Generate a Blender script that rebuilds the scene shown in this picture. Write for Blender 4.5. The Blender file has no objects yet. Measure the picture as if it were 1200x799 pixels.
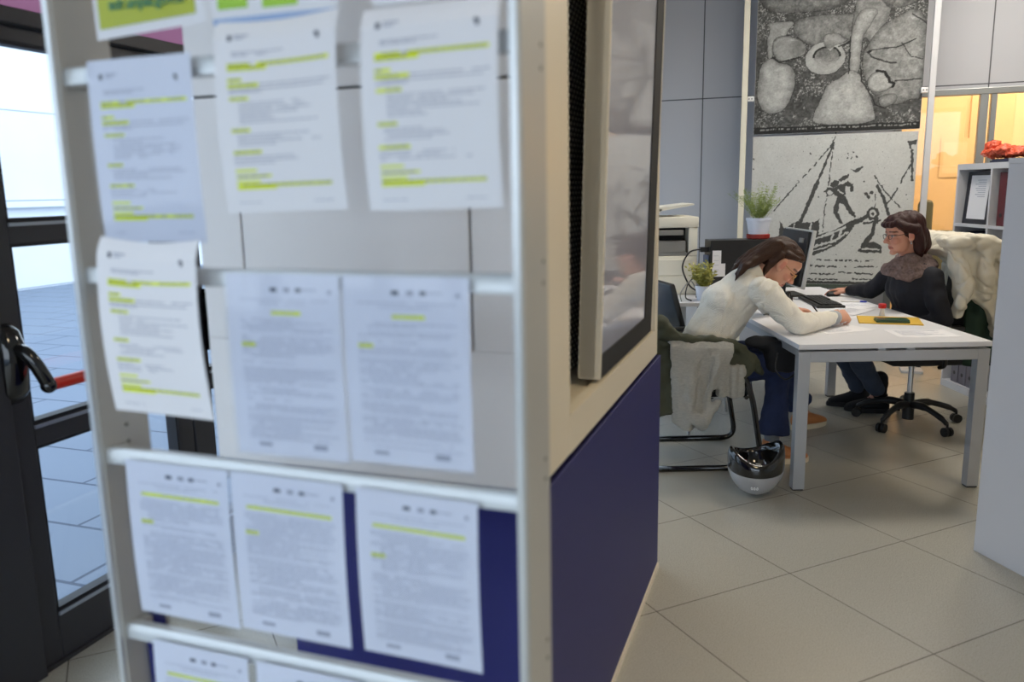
import bpy, bmesh, math, random
import numpy as np
from mathutils import Vector, Matrix, noise as mn
random.seed(7); RNG = np.random.RandomState(7)
PI = math.pi
C = bpy.context.scene.collection
# building axes: w = across, u = into the room; world = w*(c,-s) + u*(s,c)
BA = math.radians(19.6); cb, sb = math.cos(BA), math.sin(BA); RZ = -BA
def UW(w, u, z=0.0): return Vector((w*cb + u*sb, -w*sb + u*cb, z))

# ---------------------------------------------------------------- materials
def srgb(r, g, b):
    f = lambda v: (v/255/12.92) if v/255 <= .04045 else ((v/255+.055)/1.055)**2.4
    return (f(r), f(g), f(b), 1)
def mat(name, col, rough=.5, metal=0, var=.06, vscale=6, bump=0, bscale=60, emit=None, estr=0, coat=0, spec=.5, aniso=None, trans=0, alpha=1, sheen=0, attr=None, wave=None):
    m = bpy.data.materials.new(name); m.use_nodes = True
    nt = m.node_tree; N = nt.nodes; L = nt.links
    p = N['Principled BSDF']
    tc = N.new('ShaderNodeTexCoord')
    mp = N.new('ShaderNodeMapping'); L.new(tc.outputs['Object'], mp.inputs[0])
    if aniso: mp.inputs['Scale'].default_value = aniso
    nz = N.new('ShaderNodeTexNoise'); nz.inputs['Scale'].default_value = vscale; nz.inputs['Detail'].default_value = 3
    L.new(mp.outputs[0], nz.inputs['Vector'])
    mx = N.new('ShaderNodeMixRGB'); mx.blend_type = 'MULTIPLY'; mx.inputs[0].default_value = 1
    rmp = N.new('ShaderNodeMapRange'); rmp.inputs[3].default_value = 1-var; rmp.inputs[4].default_value = 1+var
    L.new(nz.outputs[0], rmp.inputs[0])
    if attr:
        at = N.new('ShaderNodeAttribute'); at.attribute_name = attr; L.new(at.outputs['Color'], mx.inputs[1])
    else:
        mx.inputs[1].default_value = col
    L.new(rmp.outputs[0], mx.inputs[2]); L.new(mx.outputs[0], p.inputs['Base Color'])
    p.inputs['Roughness'].default_value = rough; p.inputs['Metallic'].default_value = metal
    p.inputs['Coat Weight'].default_value = coat; p.inputs['Specular IOR Level'].default_value = spec
    p.inputs['Transmission Weight'].default_value = trans; p.inputs['Alpha'].default_value = alpha
    if sheen: p.inputs['Sheen Weight'].default_value = sheen
    if emit: p.inputs['Emission Color'].default_value = emit; p.inputs['Emission Strength'].default_value = estr
    if bump:
        b = N.new('ShaderNodeBump'); b.inputs['Strength'].default_value = bump; b.inputs['Distance'].default_value = .004
        if wave:
            wv = N.new('ShaderNodeTexWave'); wv.inputs['Scale'].default_value = wave; wv.inputs['Distortion'].default_value = 3
            wv.bands_direction = 'DIAGONAL'; wv.inputs['Detail'].default_value = 2
            L.new(mp.outputs[0], wv.inputs['Vector']); L.new(wv.outputs['Fac'], b.inputs['Height'])
        else:
            n2 = N.new('ShaderNodeTexNoise'); n2.inputs['Scale'].default_value = bscale; n2.inputs['Detail'].default_value = 4
            L.new(mp.outputs[0], n2.inputs['Vector']); L.new(n2.outputs[0], b.inputs['Height'])
        L.new(b.outputs[0], p.inputs['Normal'])
    return m
def glassmat(name, tint=(1, 1, 1, 1), ior=1.5, rough=.0, dirt=0.0):
    m = bpy.data.materials.new(name); m.use_nodes = True
    nt = m.node_tree; N = nt.nodes; L = nt.links; N.clear()
    o = N.new('ShaderNodeOutputMaterial'); t = N.new('ShaderNodeBsdfTransparent'); g = N.new('ShaderNodeBsdfGlossy')
    lw_ = N.new('ShaderNodeLayerWeight'); lw_.inputs[0].default_value = .5; mx = N.new('ShaderNodeMixShader')
    pw = N.new('ShaderNodeMath'); pw.operation = 'POWER'; pw.inputs[1].default_value = 5; L.new(lw_.outputs['Facing'], pw.inputs[0])
    f0 = ((ior-1)/(ior+1))**2; fr = N.new('ShaderNodeMapRange'); fr.inputs[3].default_value = f0; L.new(pw.outputs[0], fr.inputs[0])
    t.inputs[0].default_value = tint; g.inputs['Roughness'].default_value = rough
    L.new(fr.outputs[0], mx.inputs[0]); L.new(t.outputs[0], mx.inputs[1]); L.new(g.outputs[0], mx.inputs[2])
    L.new(mx.outputs[0], o.inputs[0]); return m
def gridmat(name, base, line, bw, bh, mortar, rough=.4, var=.05, vscale=2.0, locz=(0, 0, 0), rot=(0, 0, 0), bump=.2, spec=.5, jitter=.04, offset=0.0):
    m = mat(name, base, rough, var=var, vscale=vscale, spec=spec)
    nt = m.node_tree; N = nt.nodes; L = nt.links; p = N['Principled BSDF']
    tc = [n for n in N if n.type == 'TEX_COORD'][0]
    mx = [n for n in N if n.type == 'MIX_RGB'][0]
    mp = N.new('ShaderNodeMapping'); mp.inputs['Location'].default_value = locz; mp.inputs['Rotation'].default_value = rot
    L.new(tc.outputs['Object'], mp.inputs[0])
    br = N.new('ShaderNodeTexBrick'); br.offset = offset; br.squash = 1
    br.inputs['Scale'].default_value = 1; br.inputs['Brick Width'].default_value = bw; br.inputs['Row Height'].default_value = bh
    br.inputs['Mortar Size'].default_value = mortar; br.inputs['Mortar Smooth'].default_value = .1; br.inputs['Bias'].default_value = 0
    c2 = tuple(v*(1-jitter) for v in base[:3])+(1,)
    br.inputs['Color1'].default_value = base; br.inputs['Color2'].default_value = c2; br.inputs['Mortar'].default_value = line
    L.new(mp.outputs[0], br.inputs['Vector']); L.new(br.outputs['Color'], mx.inputs[1])
    sp = N.new('ShaderNodeTexNoise'); sp.inputs['Scale'].default_value = 260; sp.inputs['Detail'].default_value = 2
    L.new(tc.outputs['Object'], sp.inputs['Vector'])
    mr = N.new('ShaderNodeMapRange'); mr.inputs[3].default_value = rough-.06; mr.inputs[4].default_value = rough+.08
    L.new(sp.outputs[0], mr.inputs[0]); L.new(mr.outputs[0], p.inputs['Roughness'])
    b = N.new('ShaderNodeBump'); b.inputs['Strength'].default_value = bump; b.inputs['Distance'].default_value = .002; b.invert = True
    L.new(br.outputs['Fac'], b.inputs['Height']); L.new(b.outputs[0], p.inputs['Normal'])
    return m

M = {}
M['white'] = mat('white_laminate', srgb(234, 234, 236), .45, var=.02)
M['kwhite'] = mat('kiosk_white_lacquer', srgb(222, 212, 192), .42, var=.02)
M['post'] = mat('pearl_grey_post', srgb(180, 180, 176), .38, .15, var=.03)
M['postedge'] = mat('satin_aluminium_edge', srgb(200, 203, 204), .3, .5, var=.02)
M['rail'] = mat('satin_aluminium_rail', srgb(204, 208, 210), .36, .3, var=.03, aniso=(1, 60, 60))
M['hole'] = mat('dark_hole', srgb(60, 56, 50), .8)
M['blue'] = mat('navy_blue_panel', srgb(32, 33, 98), .55, var=.10, vscale=500, bump=.25, bscale=700)
M['blue2'] = mat('navy_blue_gloss', srgb(26, 32, 110), .4, var=.03)
M['cab'] = mat('light_grey_cabinet', srgb(206, 206, 210), .45, var=.015)
M['dark'] = mat('anthracite_door_frame', srgb(58, 58, 62), .45, .2, var=.05, vscale=200)
M['gasket'] = mat('rubber_gasket', srgb(22, 24, 32), .6)
M['alu'] = mat('aluminium_trim', srgb(170, 178, 190), .35, .6)
M['black'] = mat('black_plastic', srgb(22, 22, 24), .38, var=.04)
M['blackm'] = mat('black_matt', srgb(16, 16, 17), .75, var=.06)
M['blackg'] = mat('black_gloss', srgb(10, 10, 11), .12, coat=.6)
M['red'] = mat('red_push_bar', srgb(214, 44, 26), .38)
M['glass'] = glassmat('clear_glass', (.97, .99, 1, 1))
M['warmglass'] = glassmat('partition_glass', (.97, .96, .93, 1))
M['plastic'] = glassmat('clear_plastic_sleeve', (.93, .95, .985, 1), 1.42, .06)
M['paper'] = mat('white_paper', srgb(231, 230, 233), .7, var=.015)
M['paper2'] = mat('paper_behind_plastic', srgb(216, 218, 228), .7, var=.015)
M['ink'] = mat('grey_print', srgb(160, 163, 178), .8)
M['ink2'] = mat('dark_print', srgb(95, 98, 112), .8)
M['hl'] = mat('yellow_highlighter', srgb(224, 236, 40), .7, var=.05)
M['olivehl'] = mat('olive_yellow_band', srgb(176, 184, 40), .5)
M['inkgreen'] = mat('green_print', srgb(70, 130, 90), .6)
M['signblue'] = mat('pale_blue_print', srgb(150, 175, 214), .6)
M['limeprint'] = mat('lime_print', srgb(160, 205, 60), .6)
M['screen'] = mat('glossy_screen_haze_colour', srgb(178, 180, 196), .07, coat=.3, spec=.6)  # dark switched-off display; its reflected haze is put into the pale base colour
M['screw'] = mat('steel', srgb(180, 180, 182), .25, .9)
M['chrome'] = mat('chrome', srgb(215, 215, 218), .12, 1)
M['silver'] = mat('silver_grey_metal', srgb(178, 180, 184), .36, .45, var=.03)
M['desktop'] = mat('light_desk_top', srgb(216, 216, 220), .4, var=.02)
M['wallin'] = mat('painted_wall', srgb(196, 196, 194), .7)
M['ceil'] = mat('ceiling_paint', srgb(205, 203, 198), .8)
M['oran'] = mat('apricot_wall', srgb(246, 214, 166), .6)
M['orand'] = mat('apricot_door', srgb(242, 206, 154), .45)
M['frameg'] = mat('grey_metal_frame', srgb(150, 152, 150), .35, .6)
M['ivory'] = mat('ivory_pole', srgb(226, 220, 200), .45)
M['poleg'] = mat('pale_grey_pole', srgb(196, 196, 198), .45)
M['pipw'] = mat('printer_ivory', srgb(222, 218, 204), .5)
M['pipg'] = mat('printer_grey', srgb(128, 126, 122), .5)
M['pot'] = mat('white_pot', srgb(220, 226, 240), .35)
M['sauc'] = mat('terracotta_red', srgb(150, 42, 32), .5)
M['leaf'] = mat('feathery_green', srgb(136, 152, 78), .6, var=.35, vscale=40)
M['leaf2'] = mat('yellow_green_leaf', srgb(170, 166, 84), .5, var=.35, vscale=50)
M['soil'] = mat('potting_soil', srgb(48, 38, 28), .95, var=.3, bump=.8)
def translucent(name, c):
    m = bpy.data.materials.new(name); m.use_nodes = True; nt = m.node_tree; N = nt.nodes; N.clear()
    o = N.new('ShaderNodeOutputMaterial'); t = N.new('ShaderNodeBsdfTranslucent'); d = N.new('ShaderNodeBsdfDiffuse'); mx = N.new('ShaderNodeMixShader')
    t.inputs[0].default_value = c; d.inputs[0].default_value = c; mx.inputs[0].default_value = .35
    nt.links.new(t.outputs[0], mx.inputs[1]); nt.links.new(d.outputs[0], mx.inputs[2]); nt.links.new(mx.outputs[0], o.inputs[0]); return m
M['mauve'] = translucent('mauve_film', srgb(150, 100, 124))
M['skin'] = mat('skin', srgb(200, 150, 125), .5, attr='Col', var=.05, vscale=30, spec=.4)
M['hairb'] = mat('dark_brown_hair', srgb(58, 35, 22), .5, spec=.3, var=.6, vscale=26, bump=.8, bscale=40, aniso=(1, 9, 3))
M['hairr'] = mat('auburn_hair', srgb(46, 14, 10), .48, spec=.3, var=.5, vscale=26, bump=.8, bscale=40, aniso=(8, 8, 1.2))
M['sweater'] = mat('cream_knit', srgb(240, 234, 220), .9, var=.09, vscale=110, bump=.5, wave=75, sheen=.3)
M['rib'] = mat('cream_rib_knit', srgb(228, 222, 208), .9, var=.05, bump=.6, bscale=120, aniso=(3, 3, .5))
M['cuff'] = mat('grey_cuff', srgb(170, 174, 180), .85, bump=.3)
M['jeans'] = mat('indigo_denim', srgb(32, 45, 80), .85, var=.3, vscale=14, bump=.3, bscale=500)
M['jeans2'] = mat('faded_grey_denim', srgb(58, 68, 86), .85, var=.2, vscale=14, bump=.3, bscale=500)
M['tan'] = mat('tan_leather', srgb(190, 122, 72), .5, var=.12, vscale=20, bump=.2)
M['sole'] = mat('cream_rubber_sole', srgb(222, 206, 176), .7)
M['sock'] = mat('grey_sock', srgb(120, 124, 132), .9, var=.2, vscale=80)
M['navyc'] = mat('near_black_cardigan', srgb(20, 22, 32), .85, var=.15, vscale=40, bump=.4, bscale=200, sheen=.02)
M['blackcloth'] = mat('black_cloth', srgb(18, 19, 24), .85, bump=.4, bscale=90)
M['scarf'] = mat('grey_rose_tweed', srgb(118, 100, 96), .95, var=.8, vscale=70, bump=.9, bscale=110)
M['coat'] = mat('cream_puffer_fabric', srgb(208, 202, 186), .55, var=.04, bump=.5, bscale=22)
M['parka'] = mat('dark_olive_cloth', srgb(62, 64, 48), .8, var=.18, vscale=16, bump=.5, bscale=40)
M['knit'] = mat('light_grey_knit', srgb(232, 229, 219), .95, var=.22, vscale=1, aniso=(60, 60, 190), bump=.9, wave=95)
M['green'] = mat('bottle_green_cloth', srgb(22, 48, 36), .8, var=.2, bump=.4, bscale=40)
M['helm'] = mat('silver_helmet_shell', srgb(196, 198, 204), .22, .45, coat=.8)
M['wheel'] = mat('castor_black', srgb(14, 14, 15), .4)
M['yellow'] = mat('yellow_envelope', srgb(206, 166, 44), .55)
M['grn'] = mat('green_stamp_pad', srgb(22, 70, 34), .3, coat=.4)
M['redp'] = mat('red_plastic', srgb(190, 30, 36), .35)
M['clearp'] = mat('milky_plastic', srgb(220, 215, 210), .3)
M['pen'] = mat('blue_pen', srgb(40, 60, 180), .3)
M['key'] = mat('black_keys', srgb(30, 30, 32), .5)
M['binder'] = mat('maroon_binder', srgb(92, 26, 36), .5)
M['binder2'] = mat('dark_blue_binder', srgb(38, 42, 70), .5)
M['binder3'] = mat('grey_box_file', srgb(110, 106, 116), .6)
M['frameb'] = mat('black_picture_frame', srgb(28, 30, 42), .4)
M['bag'] = mat('orange_plastic_bag', srgb(206, 84, 52), .3, var=.2, vscale=30, bump=.5, bscale=60)
M['olive'] = mat('olive_upholstery', srgb(104, 94, 62), .8, var=.1)
M['bezel'] = mat('monitor_light_bezel', srgb(200, 200, 196), .4)
M['gold'] = mat('gold_wire', srgb(220, 180, 110), .25, .9)
M['lens'] = glassmat('spectacle_lens', (.96, .97, 1, 1), 1.35)
M['extwall'] = gridmat('exterior_white_wall', srgb(214, 222, 230), srgb(150, 160, 175), 3.1, 1.46, .012, .8, locz=(0, 0, 0), rot=(PI/2, 0, 0))
M['lamp'] = mat('lamp_diffuser', srgb(250, 250, 250), .5, emit=(1, .94, .84, 1), estr=20)
M['lampw'] = mat('warm_lamp_diffuser', srgb(250, 240, 220), .5, emit=(1, .84, .64, 1), estr=22)
M['lampm'] = mat('warm_white_diffuser', srgb(250, 245, 230), .5, emit=(1, .80, .52, 1), estr=13)
M['lampb'] = mat('lamp_housing', srgb(230, 230, 230), .4)

# ---------------------------------------------------------------- mesh builder
class B:
    def __init__(s): s.v = []; s.f = []; s.m = []
    def add(s, V, F, mi=0):
        o = len(s.v); s.v += [tuple(v) for v in V]; s.f += [tuple(i+o for i in f) for f in F]; s.m += [mi]*len(F); return s
    def box(s, x0, x1, y0, y1, z0, z1, mi=0, bev=0.0, T=None):
        bm = bmesh.new(); bmesh.ops.create_cube(bm, size=1)
        for v in bm.verts:
            v.co = Vector(((x0+x1)/2+v.co.x*(x1-x0), (y0+y1)/2+v.co.y*(y1-y0), (z0+z1)/2+v.co.z*(z1-z0)))
        if bev: bmesh.ops.bevel(bm, geom=bm.edges[:], offset=bev, segments=2, affect='EDGES', profile=.5)
        if T is not None: bmesh.ops.transform(bm, matrix=T, verts=bm.verts)
        bm.verts.index_update()
        s.add([v.co for v in bm.verts], [[v.index for v in f.verts] for f in bm.faces], mi); bm.free(); return s
    def loft(s, secs, mi=0, n=16, cap=True):
        # secs: (center, axisA, axisB, a, b)
        V = []
        for c, A, Bx, a, b in secs:
            c = Vector(c)
            for k in range(n):
                t = 2*PI*k/n; V.append(c+A*(a*math.cos(t))+Bx*(b*math.sin(t)))
        F = []
        for i in range(len(secs)-1):
            for k in range(n):
                k2 = (k+1) % n; F.append((i*n+k, i*n+k2, (i+1)*n+k2, (i+1)*n+k))
        if cap: F.append(tuple(range(n))[::-1]); F.append(tuple((len(secs)-1)*n+k for k in range(n)))
        return s.add(V, F, mi)
    def tube(s, P, r, mi=0, n=10, cap=True, closed=False):
        P = [Vector(p) for p in P]; R = r if isinstance(r, (list, tuple)) else [r]*len(P)
        secs = []; up = None
        for i, p in enumerate(P):
            a = P[max(i-1, 0)]; b = P[min(i+1, len(P)-1)]
            if closed: a = P[i-1]; b = P[(i+1) % len(P)]
            t = (b-a).normalized()
            if up is None:
                up = t.orthogonal().normalized()
            up = (up-t*up.dot(t)).normalized(); secs.append((p, up, t.cross(up), R[i], R[i]))
        if closed: secs.append(secs[0]); cap = False
        return s.loft(secs, mi, n, cap)
    def ell(s, c, r, mi=0, rot=None, nu=16, nv=10):
        c = Vector(c); r = (r, r, r) if not isinstance(r, (tuple, list)) else r
        V = []; F = []
        for j in range(1, nv):
            th = PI*j/nv
            for k in range(nu):
                ph = 2*PI*k/nu; q = Vector((r[0]*math.sin(th)*math.cos(ph), r[1]*math.sin(th)*math.sin(ph), r[2]*math.cos(th)))
                V.append(c+(rot @ q if rot else q))
        top = len(V); q = Vector((0, 0, r[2])); V.append(c+(rot @ q if rot else q)); V.append(c-(rot @ q if rot else q))
        for j in range(nv-2):
            for k in range(nu):
                k2 = (k+1) % nu; F.append((j*nu+k, (j+1)*nu+k, (j+1)*nu+k2, j*nu+k2))
        for k in range(nu):
            k2 = (k+1) % nu; F.append((top, k, k2)); F.append((top+1, (nv-2)*nu+k2, (nv-2)*nu+k))
        return s.add(V, F, mi)
    def cap(s, p, q, r0, r1, mi=0):   # tapered capsule
        p = Vector(p); q = Vector(q); t = (q-p); L_ = t.length; t.normalize(); a = t.orthogonal().normalized(); b = t.cross(a)
        secs = []
        for k in (80, 60, 35, 15): an = math.radians(k); secs.append((p-t*r0*math.sin(an), a, b, r0*math.cos(an), r0*math.cos(an)))
        n = max(2, int(L_/.02))
        for i in range(n+1):
            f = i/n; r = r0+(r1-r0)*f; secs.append((p+t*L_*f, a, b, r, r))
        for k in (15, 35, 60, 80): an = math.radians(k); secs.append((q+t*r1*math.sin(an), a, b, r1*math.cos(an), r1*math.cos(an)))
        return s.loft(secs, mi, 14)
    def chain(s, P, R, mi=0):
        for i in range(len(P)-1): s.cap(P[i], P[i+1], R[i], R[i+1], mi)
        return s
    def lathe(s, prof, c=(0, 0, 0), mi=0, n=28):
        c = Vector(c); X = Vector((1, 0, 0)); Y = Vector((0, 1, 0))
        return s.loft([(c+Vector((0, 0, z)), X, Y, max(r, 1e-4), max(r, 1e-4)) for r, z in prof], mi, n)
    def cyl(s, p, q, r, mi=0, n=20):
        p = Vector(p); q = Vector(q); t = (q-p).normalized(); a = t.orthogonal().normalized()
        return s.loft([(p, a, t.cross(a), r, r), (q, a, t.cross(a), r, r)], mi, n)
    def prism(s, pts, y0, y1, mi=0):   # polygon in xz extruded along y
        n = len(pts); V = [(x, y0, z) for x, z in pts]+[(x, y1, z) for x, z in pts]
        F = [tuple(range(n)), tuple(range(2*n-1, n-1, -1))]+[(k, k+n, (k+1) % n+n, (k+1) % n) for k in range(n)]
        return s.add(V, F, mi)
    def surf(s, fn, nu, nv, mi=0, u0=0, u1=1, v0=0, v1=1):
        V = [fn(u0+(u1-u0)*i/nu, v0+(v1-v0)*j/nv) for j in range(nv+1) for i in range(nu+1)]
        F = [(j*(nu+1)+i, j*(nu+1)+i+1, (j+1)*(nu+1)+i+1, (j+1)*(nu+1)+i) for j in range(nv) for i in range(nu)]
        return s.add(V, F, mi)
    def mesh(s, name, mats, smooth=False):
        me = bpy.data.meshes.new(name); me.from_pydata(s.v, [], s.f)
        for m in (mats if isinstance(mats, (list, tuple)) else [mats]): me.materials.append(m)
        me.polygons.foreach_set('material_index', s.m)
        bm = bmesh.new(); bm.from_mesh(me); bmesh.ops.recalc_face_normals(bm, faces=bm.faces); bm.to_mesh(me); bm.free()
        me.update()
        if smooth: me.shade_smooth()
        return me
def tag(o, label=None, cat=None, group=None, kind=None):
    if label: o['label'] = label
    if cat: o['category'] = cat
    if group: o['group'] = group
    if kind: o['kind'] = kind
    return o
def thing(name, loc, rz, label, cat, group=None):
    o = bpy.data.objects.new(name, None); o.empty_display_size = .05; C.objects.link(o); o.location = loc; o.rotation_euler = (0, 0, rz)
    return tag(o, label, cat, group)
def obj(name, b, mats, parent=None, loc=(0, 0, 0), rz=0, smooth=False, label=None):
    me = b.mesh(name, mats, smooth) if isinstance(b, B) else b
    o = bpy.data.objects.new(name, me); C.objects.link(o); o.location = loc; o.rotation_euler = (0, 0, rz)
    if parent: o.parent = parent
    if label: o['label'] = label
    if smooth == 'auto':
        bm = bmesh.new(); bm.from_mesh(me)
        for e in bm.edges:
            if len(e.link_faces) == 2 and e.calc_face_angle(0) > .7: e.smooth = False
        bm.to_mesh(me); bm.free()
    return o
def struct(name, b, mats, parent=None, loc=(0, 0, 0), rz=0, smooth=False):
    o = obj(name, b, mats, parent, loc, rz, smooth)
    if not parent: o['kind'] = 'structure'
    return o
def dup(o, loc=None, rz=None, label=None, group=None):
    c = o.copy(); C.objects.link(c)
    for ch in [x for x in bpy.data.objects if x.parent == o]:
        d = dup(ch); d.parent = c
    if loc is not None: c.location = loc
    if rz is not None: c.rotation_euler = (0, 0, rz)
    if label: c['label'] = label
    if group: c['group'] = group
    return c
def voxel(b, mats, vox=.008, sm=4, disp=None, decim=None):
    me = b.mesh('tmp', mats); o = bpy.data.objects.new('tmp', me); C.objects.link(o)
    md = o.modifiers.new('r', 'REMESH'); md.mode = 'VOXEL'; md.voxel_size = vox; md.adaptivity = 0
    if sm: ms = o.modifiers.new('s', 'SMOOTH'); ms.factor = .5; ms.iterations = sm
    dg = bpy.context.evaluated_depsgraph_get(); dg.update()
    me2 = bpy.data.meshes.new_from_object(o.evaluated_get(dg)); bpy.data.objects.remove(o); bpy.data.meshes.remove(me)
    me2.materials.clear()
    for m in (mats if isinstance(mats, (list, tuple)) else [mats]): me2.materials.append(m)
    if disp:
        CO = [v.co.copy() for v in me2.vertices]; NO = [v.normal.copy() for v in me2.vertices]
        me2.vertices.foreach_set('co', [c for p, q in zip(CO, NO) for c in (p+q*disp(p))]); me2.update()
    me2.shade_smooth(); return me2
def nz(p, s, seed=0): return mn.noise(Vector(p)*s+Vector((seed*7.3, seed*3.1, seed)))
def smoothpath(P, n=6):
    P = [Vector(p) for p in P]; out = []
    for i in range(len(P)-1):
        p0 = P[max(i-1, 0)]; p1 = P[i]; p2 = P[i+1]; p3 = P[min(i+2, len(P)-1)]
        for k in range(n):
            t = k/n; out.append(.5*((2*p1)+(-p0+p2)*t+(2*p0-5*p1+4*p2-p3)*t*t+(-p0+3*p1-3*p2+p3)*t**3))
    out.append(P[-1]); return out
def roundpath(P, r, n=5):   # fillet corners
    P = [Vector(p) for p in P]; out = [P[0]]
    for i in range(1, len(P)-1):
        a = (P[i-1]-P[i]); b = (P[i+1]-P[i]); d = min(r, a.length*.45, b.length*.45)
        p = P[i]+a.normalized()*d; q = P[i]+b.normalized()*d
        for k in range(n+1):
            t = k/n; out.append(p*(1-t)**2+P[i]*2*t*(1-t)+q*t*t)
    out.append(P[-1]); return out

# ================================================================ SETTING
# floor: tile lattice turned 25.4 degrees, joints measured from the photograph
TR = math.radians(25.42)
floorm = gridmat('porcelain_floor_tiles', srgb(172, 168, 156), srgb(84, 78, 68), .6316, .6316, .0022, .27, var=.05, vscale=1.3, bump=.3, jitter=.03)
b = B()
def toloc(w, u):
    p = UW(w, u)-Vector((1.0718, 2.9557, 0)); return (p.x*math.cos(TR)+p.y*math.sin(TR), -p.x*math.sin(TR)+p.y*math.cos(TR), 0)
cs = [toloc(-2.23, -3), toloc(4.6, -3), toloc(4.6, 10.2), toloc(-2.23, 10.2)]
b.add([*cs, *[(x, y, -.1) for x, y, z in cs]], [(0, 1, 2, 3), (7, 6, 5, 4), (0, 4, 5, 1), (1, 5, 6, 2), (2, 6, 7, 3), (3, 7, 4, 0)])
struct('floor', b, floorm, loc=(1.0718, 2.9557, 0), rz=TR)
ZC = 3.5
struct('ceiling', B().box(-2.4, 4.75, -3.15, 10.4, ZC, ZC+.1), M['ceil'], rz=RZ)
# back wall in grey panels, glazed on the right
panelm = gridmat('grey_wall_panels', srgb(178, 179, 184), srgb(70, 70, 74), 1.114, 2.255, .005, .5, var=.02, locz=(-.871+1.114*4, 0, 0), rot=(PI/2, 0, 0), jitter=.01)
mp = [n for n in panelm.node_tree.nodes if n.type == 'MAPPING'][-1]
for n in panelm.node_tree.nodes:
    if n.type == 'MAPPING' and abs(n.inputs['Rotation'].default_value[0]) > 1:
        n.inputs['Rotation'].default_value = (-PI/2, 0, 0); n.inputs['Location'].default_value = (.871, 0, 0)
b = B(); b.box(-2.23, .70, 7.6, 7.75, 0, 2.225); b.box(-2.23, 4.6, 7.6, 7.75, 2.225, ZC); b.box(4.2, 4.6, 7.6, 7.75, 0, 2.225)
struct('wall_back', b, panelm, rz=RZ)
wn = struct('window_1', B(), M['frameg'], rz=RZ); bpy.data.objects.remove(wn)
wn = bpy.data.objects.new('window_1', None); C.objects.link(wn); wn.rotation_euler = (0, 0, RZ); wn['kind'] = 'structure'
b = B()
b.box(.70, 4.2, 7.58, 7.66, 2.175, 2.225, bev=.004); b.box(.70, 4.2, 7.58, 7.66, 0, .08)
for x in (.72, 1.335, 2.45, 3.55, 4.18): b.box(x-.03, x+.03, 7.585, 7.655, .08, 2.18, bev=.003)
b.box(1.385, 1.425, 7.585, 7.655, .08, 2.18, bev=.003)
obj('window_frame', b, M['frameg'], wn)
b = B()
for x0, x1 in ((.75, 1.305), (1.425, 2.42), (2.48, 3.52), (3.58, 4.15)): b.box(x0, x1, 7.615, 7.623, .08, 2.18)
obj('window_glass', b, M['warmglass'], wn)
# warm room behind the glass
b = B(); b.box(-.6, 4.6, 9.9, 10.05, 0, ZC); b.box(-.75, -.6, 7.75, 10.05, 0, ZC)
struct('wall_corridor', b, M['oran'], rz=RZ)
dr = bpy.data.objects.new('door_3', None); C.objects.link(dr); dr.rotation_euler = (0, 0, RZ); dr['kind'] = 'structure'
b = B(); b.box(1.62, 2.02, 9.86, 9.9, 0, 2.75, bev=.004); b.box(.95, 1.58, 9.86, 9.9, 0, 2.75, bev=.004); obj('door_leaf', b, M['orand'], dr)
obj('door_handle', B().cyl((1.68, 9.80, 1.05), (1.78, 9.80, 1.05), .011).cyl((1.68, 9.80, 1.05), (1.68, 9.86, 1.05), .011), M['gold'], dr)
t = obj('poster', B().box(-.14, .14, -.004, 0, -.2, .2).box(-.11, .11, -.0055, -.004, -.16, .16, 1), [M['orand'], M['oran']], loc=UW(1.50, 9.855, 1.74), rz=RZ); tag(t, 'small square print on the apricot door behind the glass', 'poster')
# side walls and the wall behind the camera
gd = M['dark']
b = B(); b.box(-2.31, -2.23, -3, 1.0, 2.9, ZC); b.box(-2.31, -2.23, 1.0, 7.75, 2.62, ZC); b.box(-2.31, -2.23, 3.40, 3.62, 0, 2.62); b.box(-2.31, -2.23, 7.3, 7.75, 0, 2.62)
struct('wall_left', b, M['wallin'], rz=RZ)
struct('wall_right', B().box(4.6, 4.75, -3, 10.2, 0, ZC), M['wallin'], rz=RZ)
b = B(); b.box(-2.3, 4.7, -3.1, -3, 2.9, ZC); b.box(2.9, 4.7, -3.1, -3, 0, 2.9)
struct('wall_rear', b, M['wallin'], rz=RZ)
def glazing(name, x0, x1, along_u, other, z0, z1, nm):
    o = bpy.data.objects.new(name, None); C.objects.link(o); o.rotation_euler = (0, 0, RZ); o['kind'] = 'structure'
    f = B(); g = B(); st = (x1-x0)/nm
    def bx(bb, a0, a1, d0, d1, q0, q1):
        if along_u: bb.box(other-d1, other-d0, a0, a1, q0, q1)
        else: bb.box(a0, a1, other-d1, other-d0, q0, q1)
    bx(f, x0, x1, 0, .07, z0, z0+.09); bx(f, x0, x1, 0, .07, z1-.08, z1)
    for k in range(nm+1):
        c = min(max(x0+k*st, x0+.035), x1-.035); bx(f, c-.035, c+.035, 0, .07, z0+.09, z1-.08)
    bx(g, x0+.07, x1-.07, .03, .038, z0+.09, z1-.08)
    obj('window_frame', f, M['dark'], o); obj('window_glass', g, M['glass'], o); return o
glazing('window_2', -3, 1.0, True, -2.23, 0, 2.9, 4)
glazing('window_3', 3.62, 7.3, True, -2.23, 0, 2.62, 4)
glazing('window_4', -2.3, 2.9, False, -3.0, 0, 2.9, 5)
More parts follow.
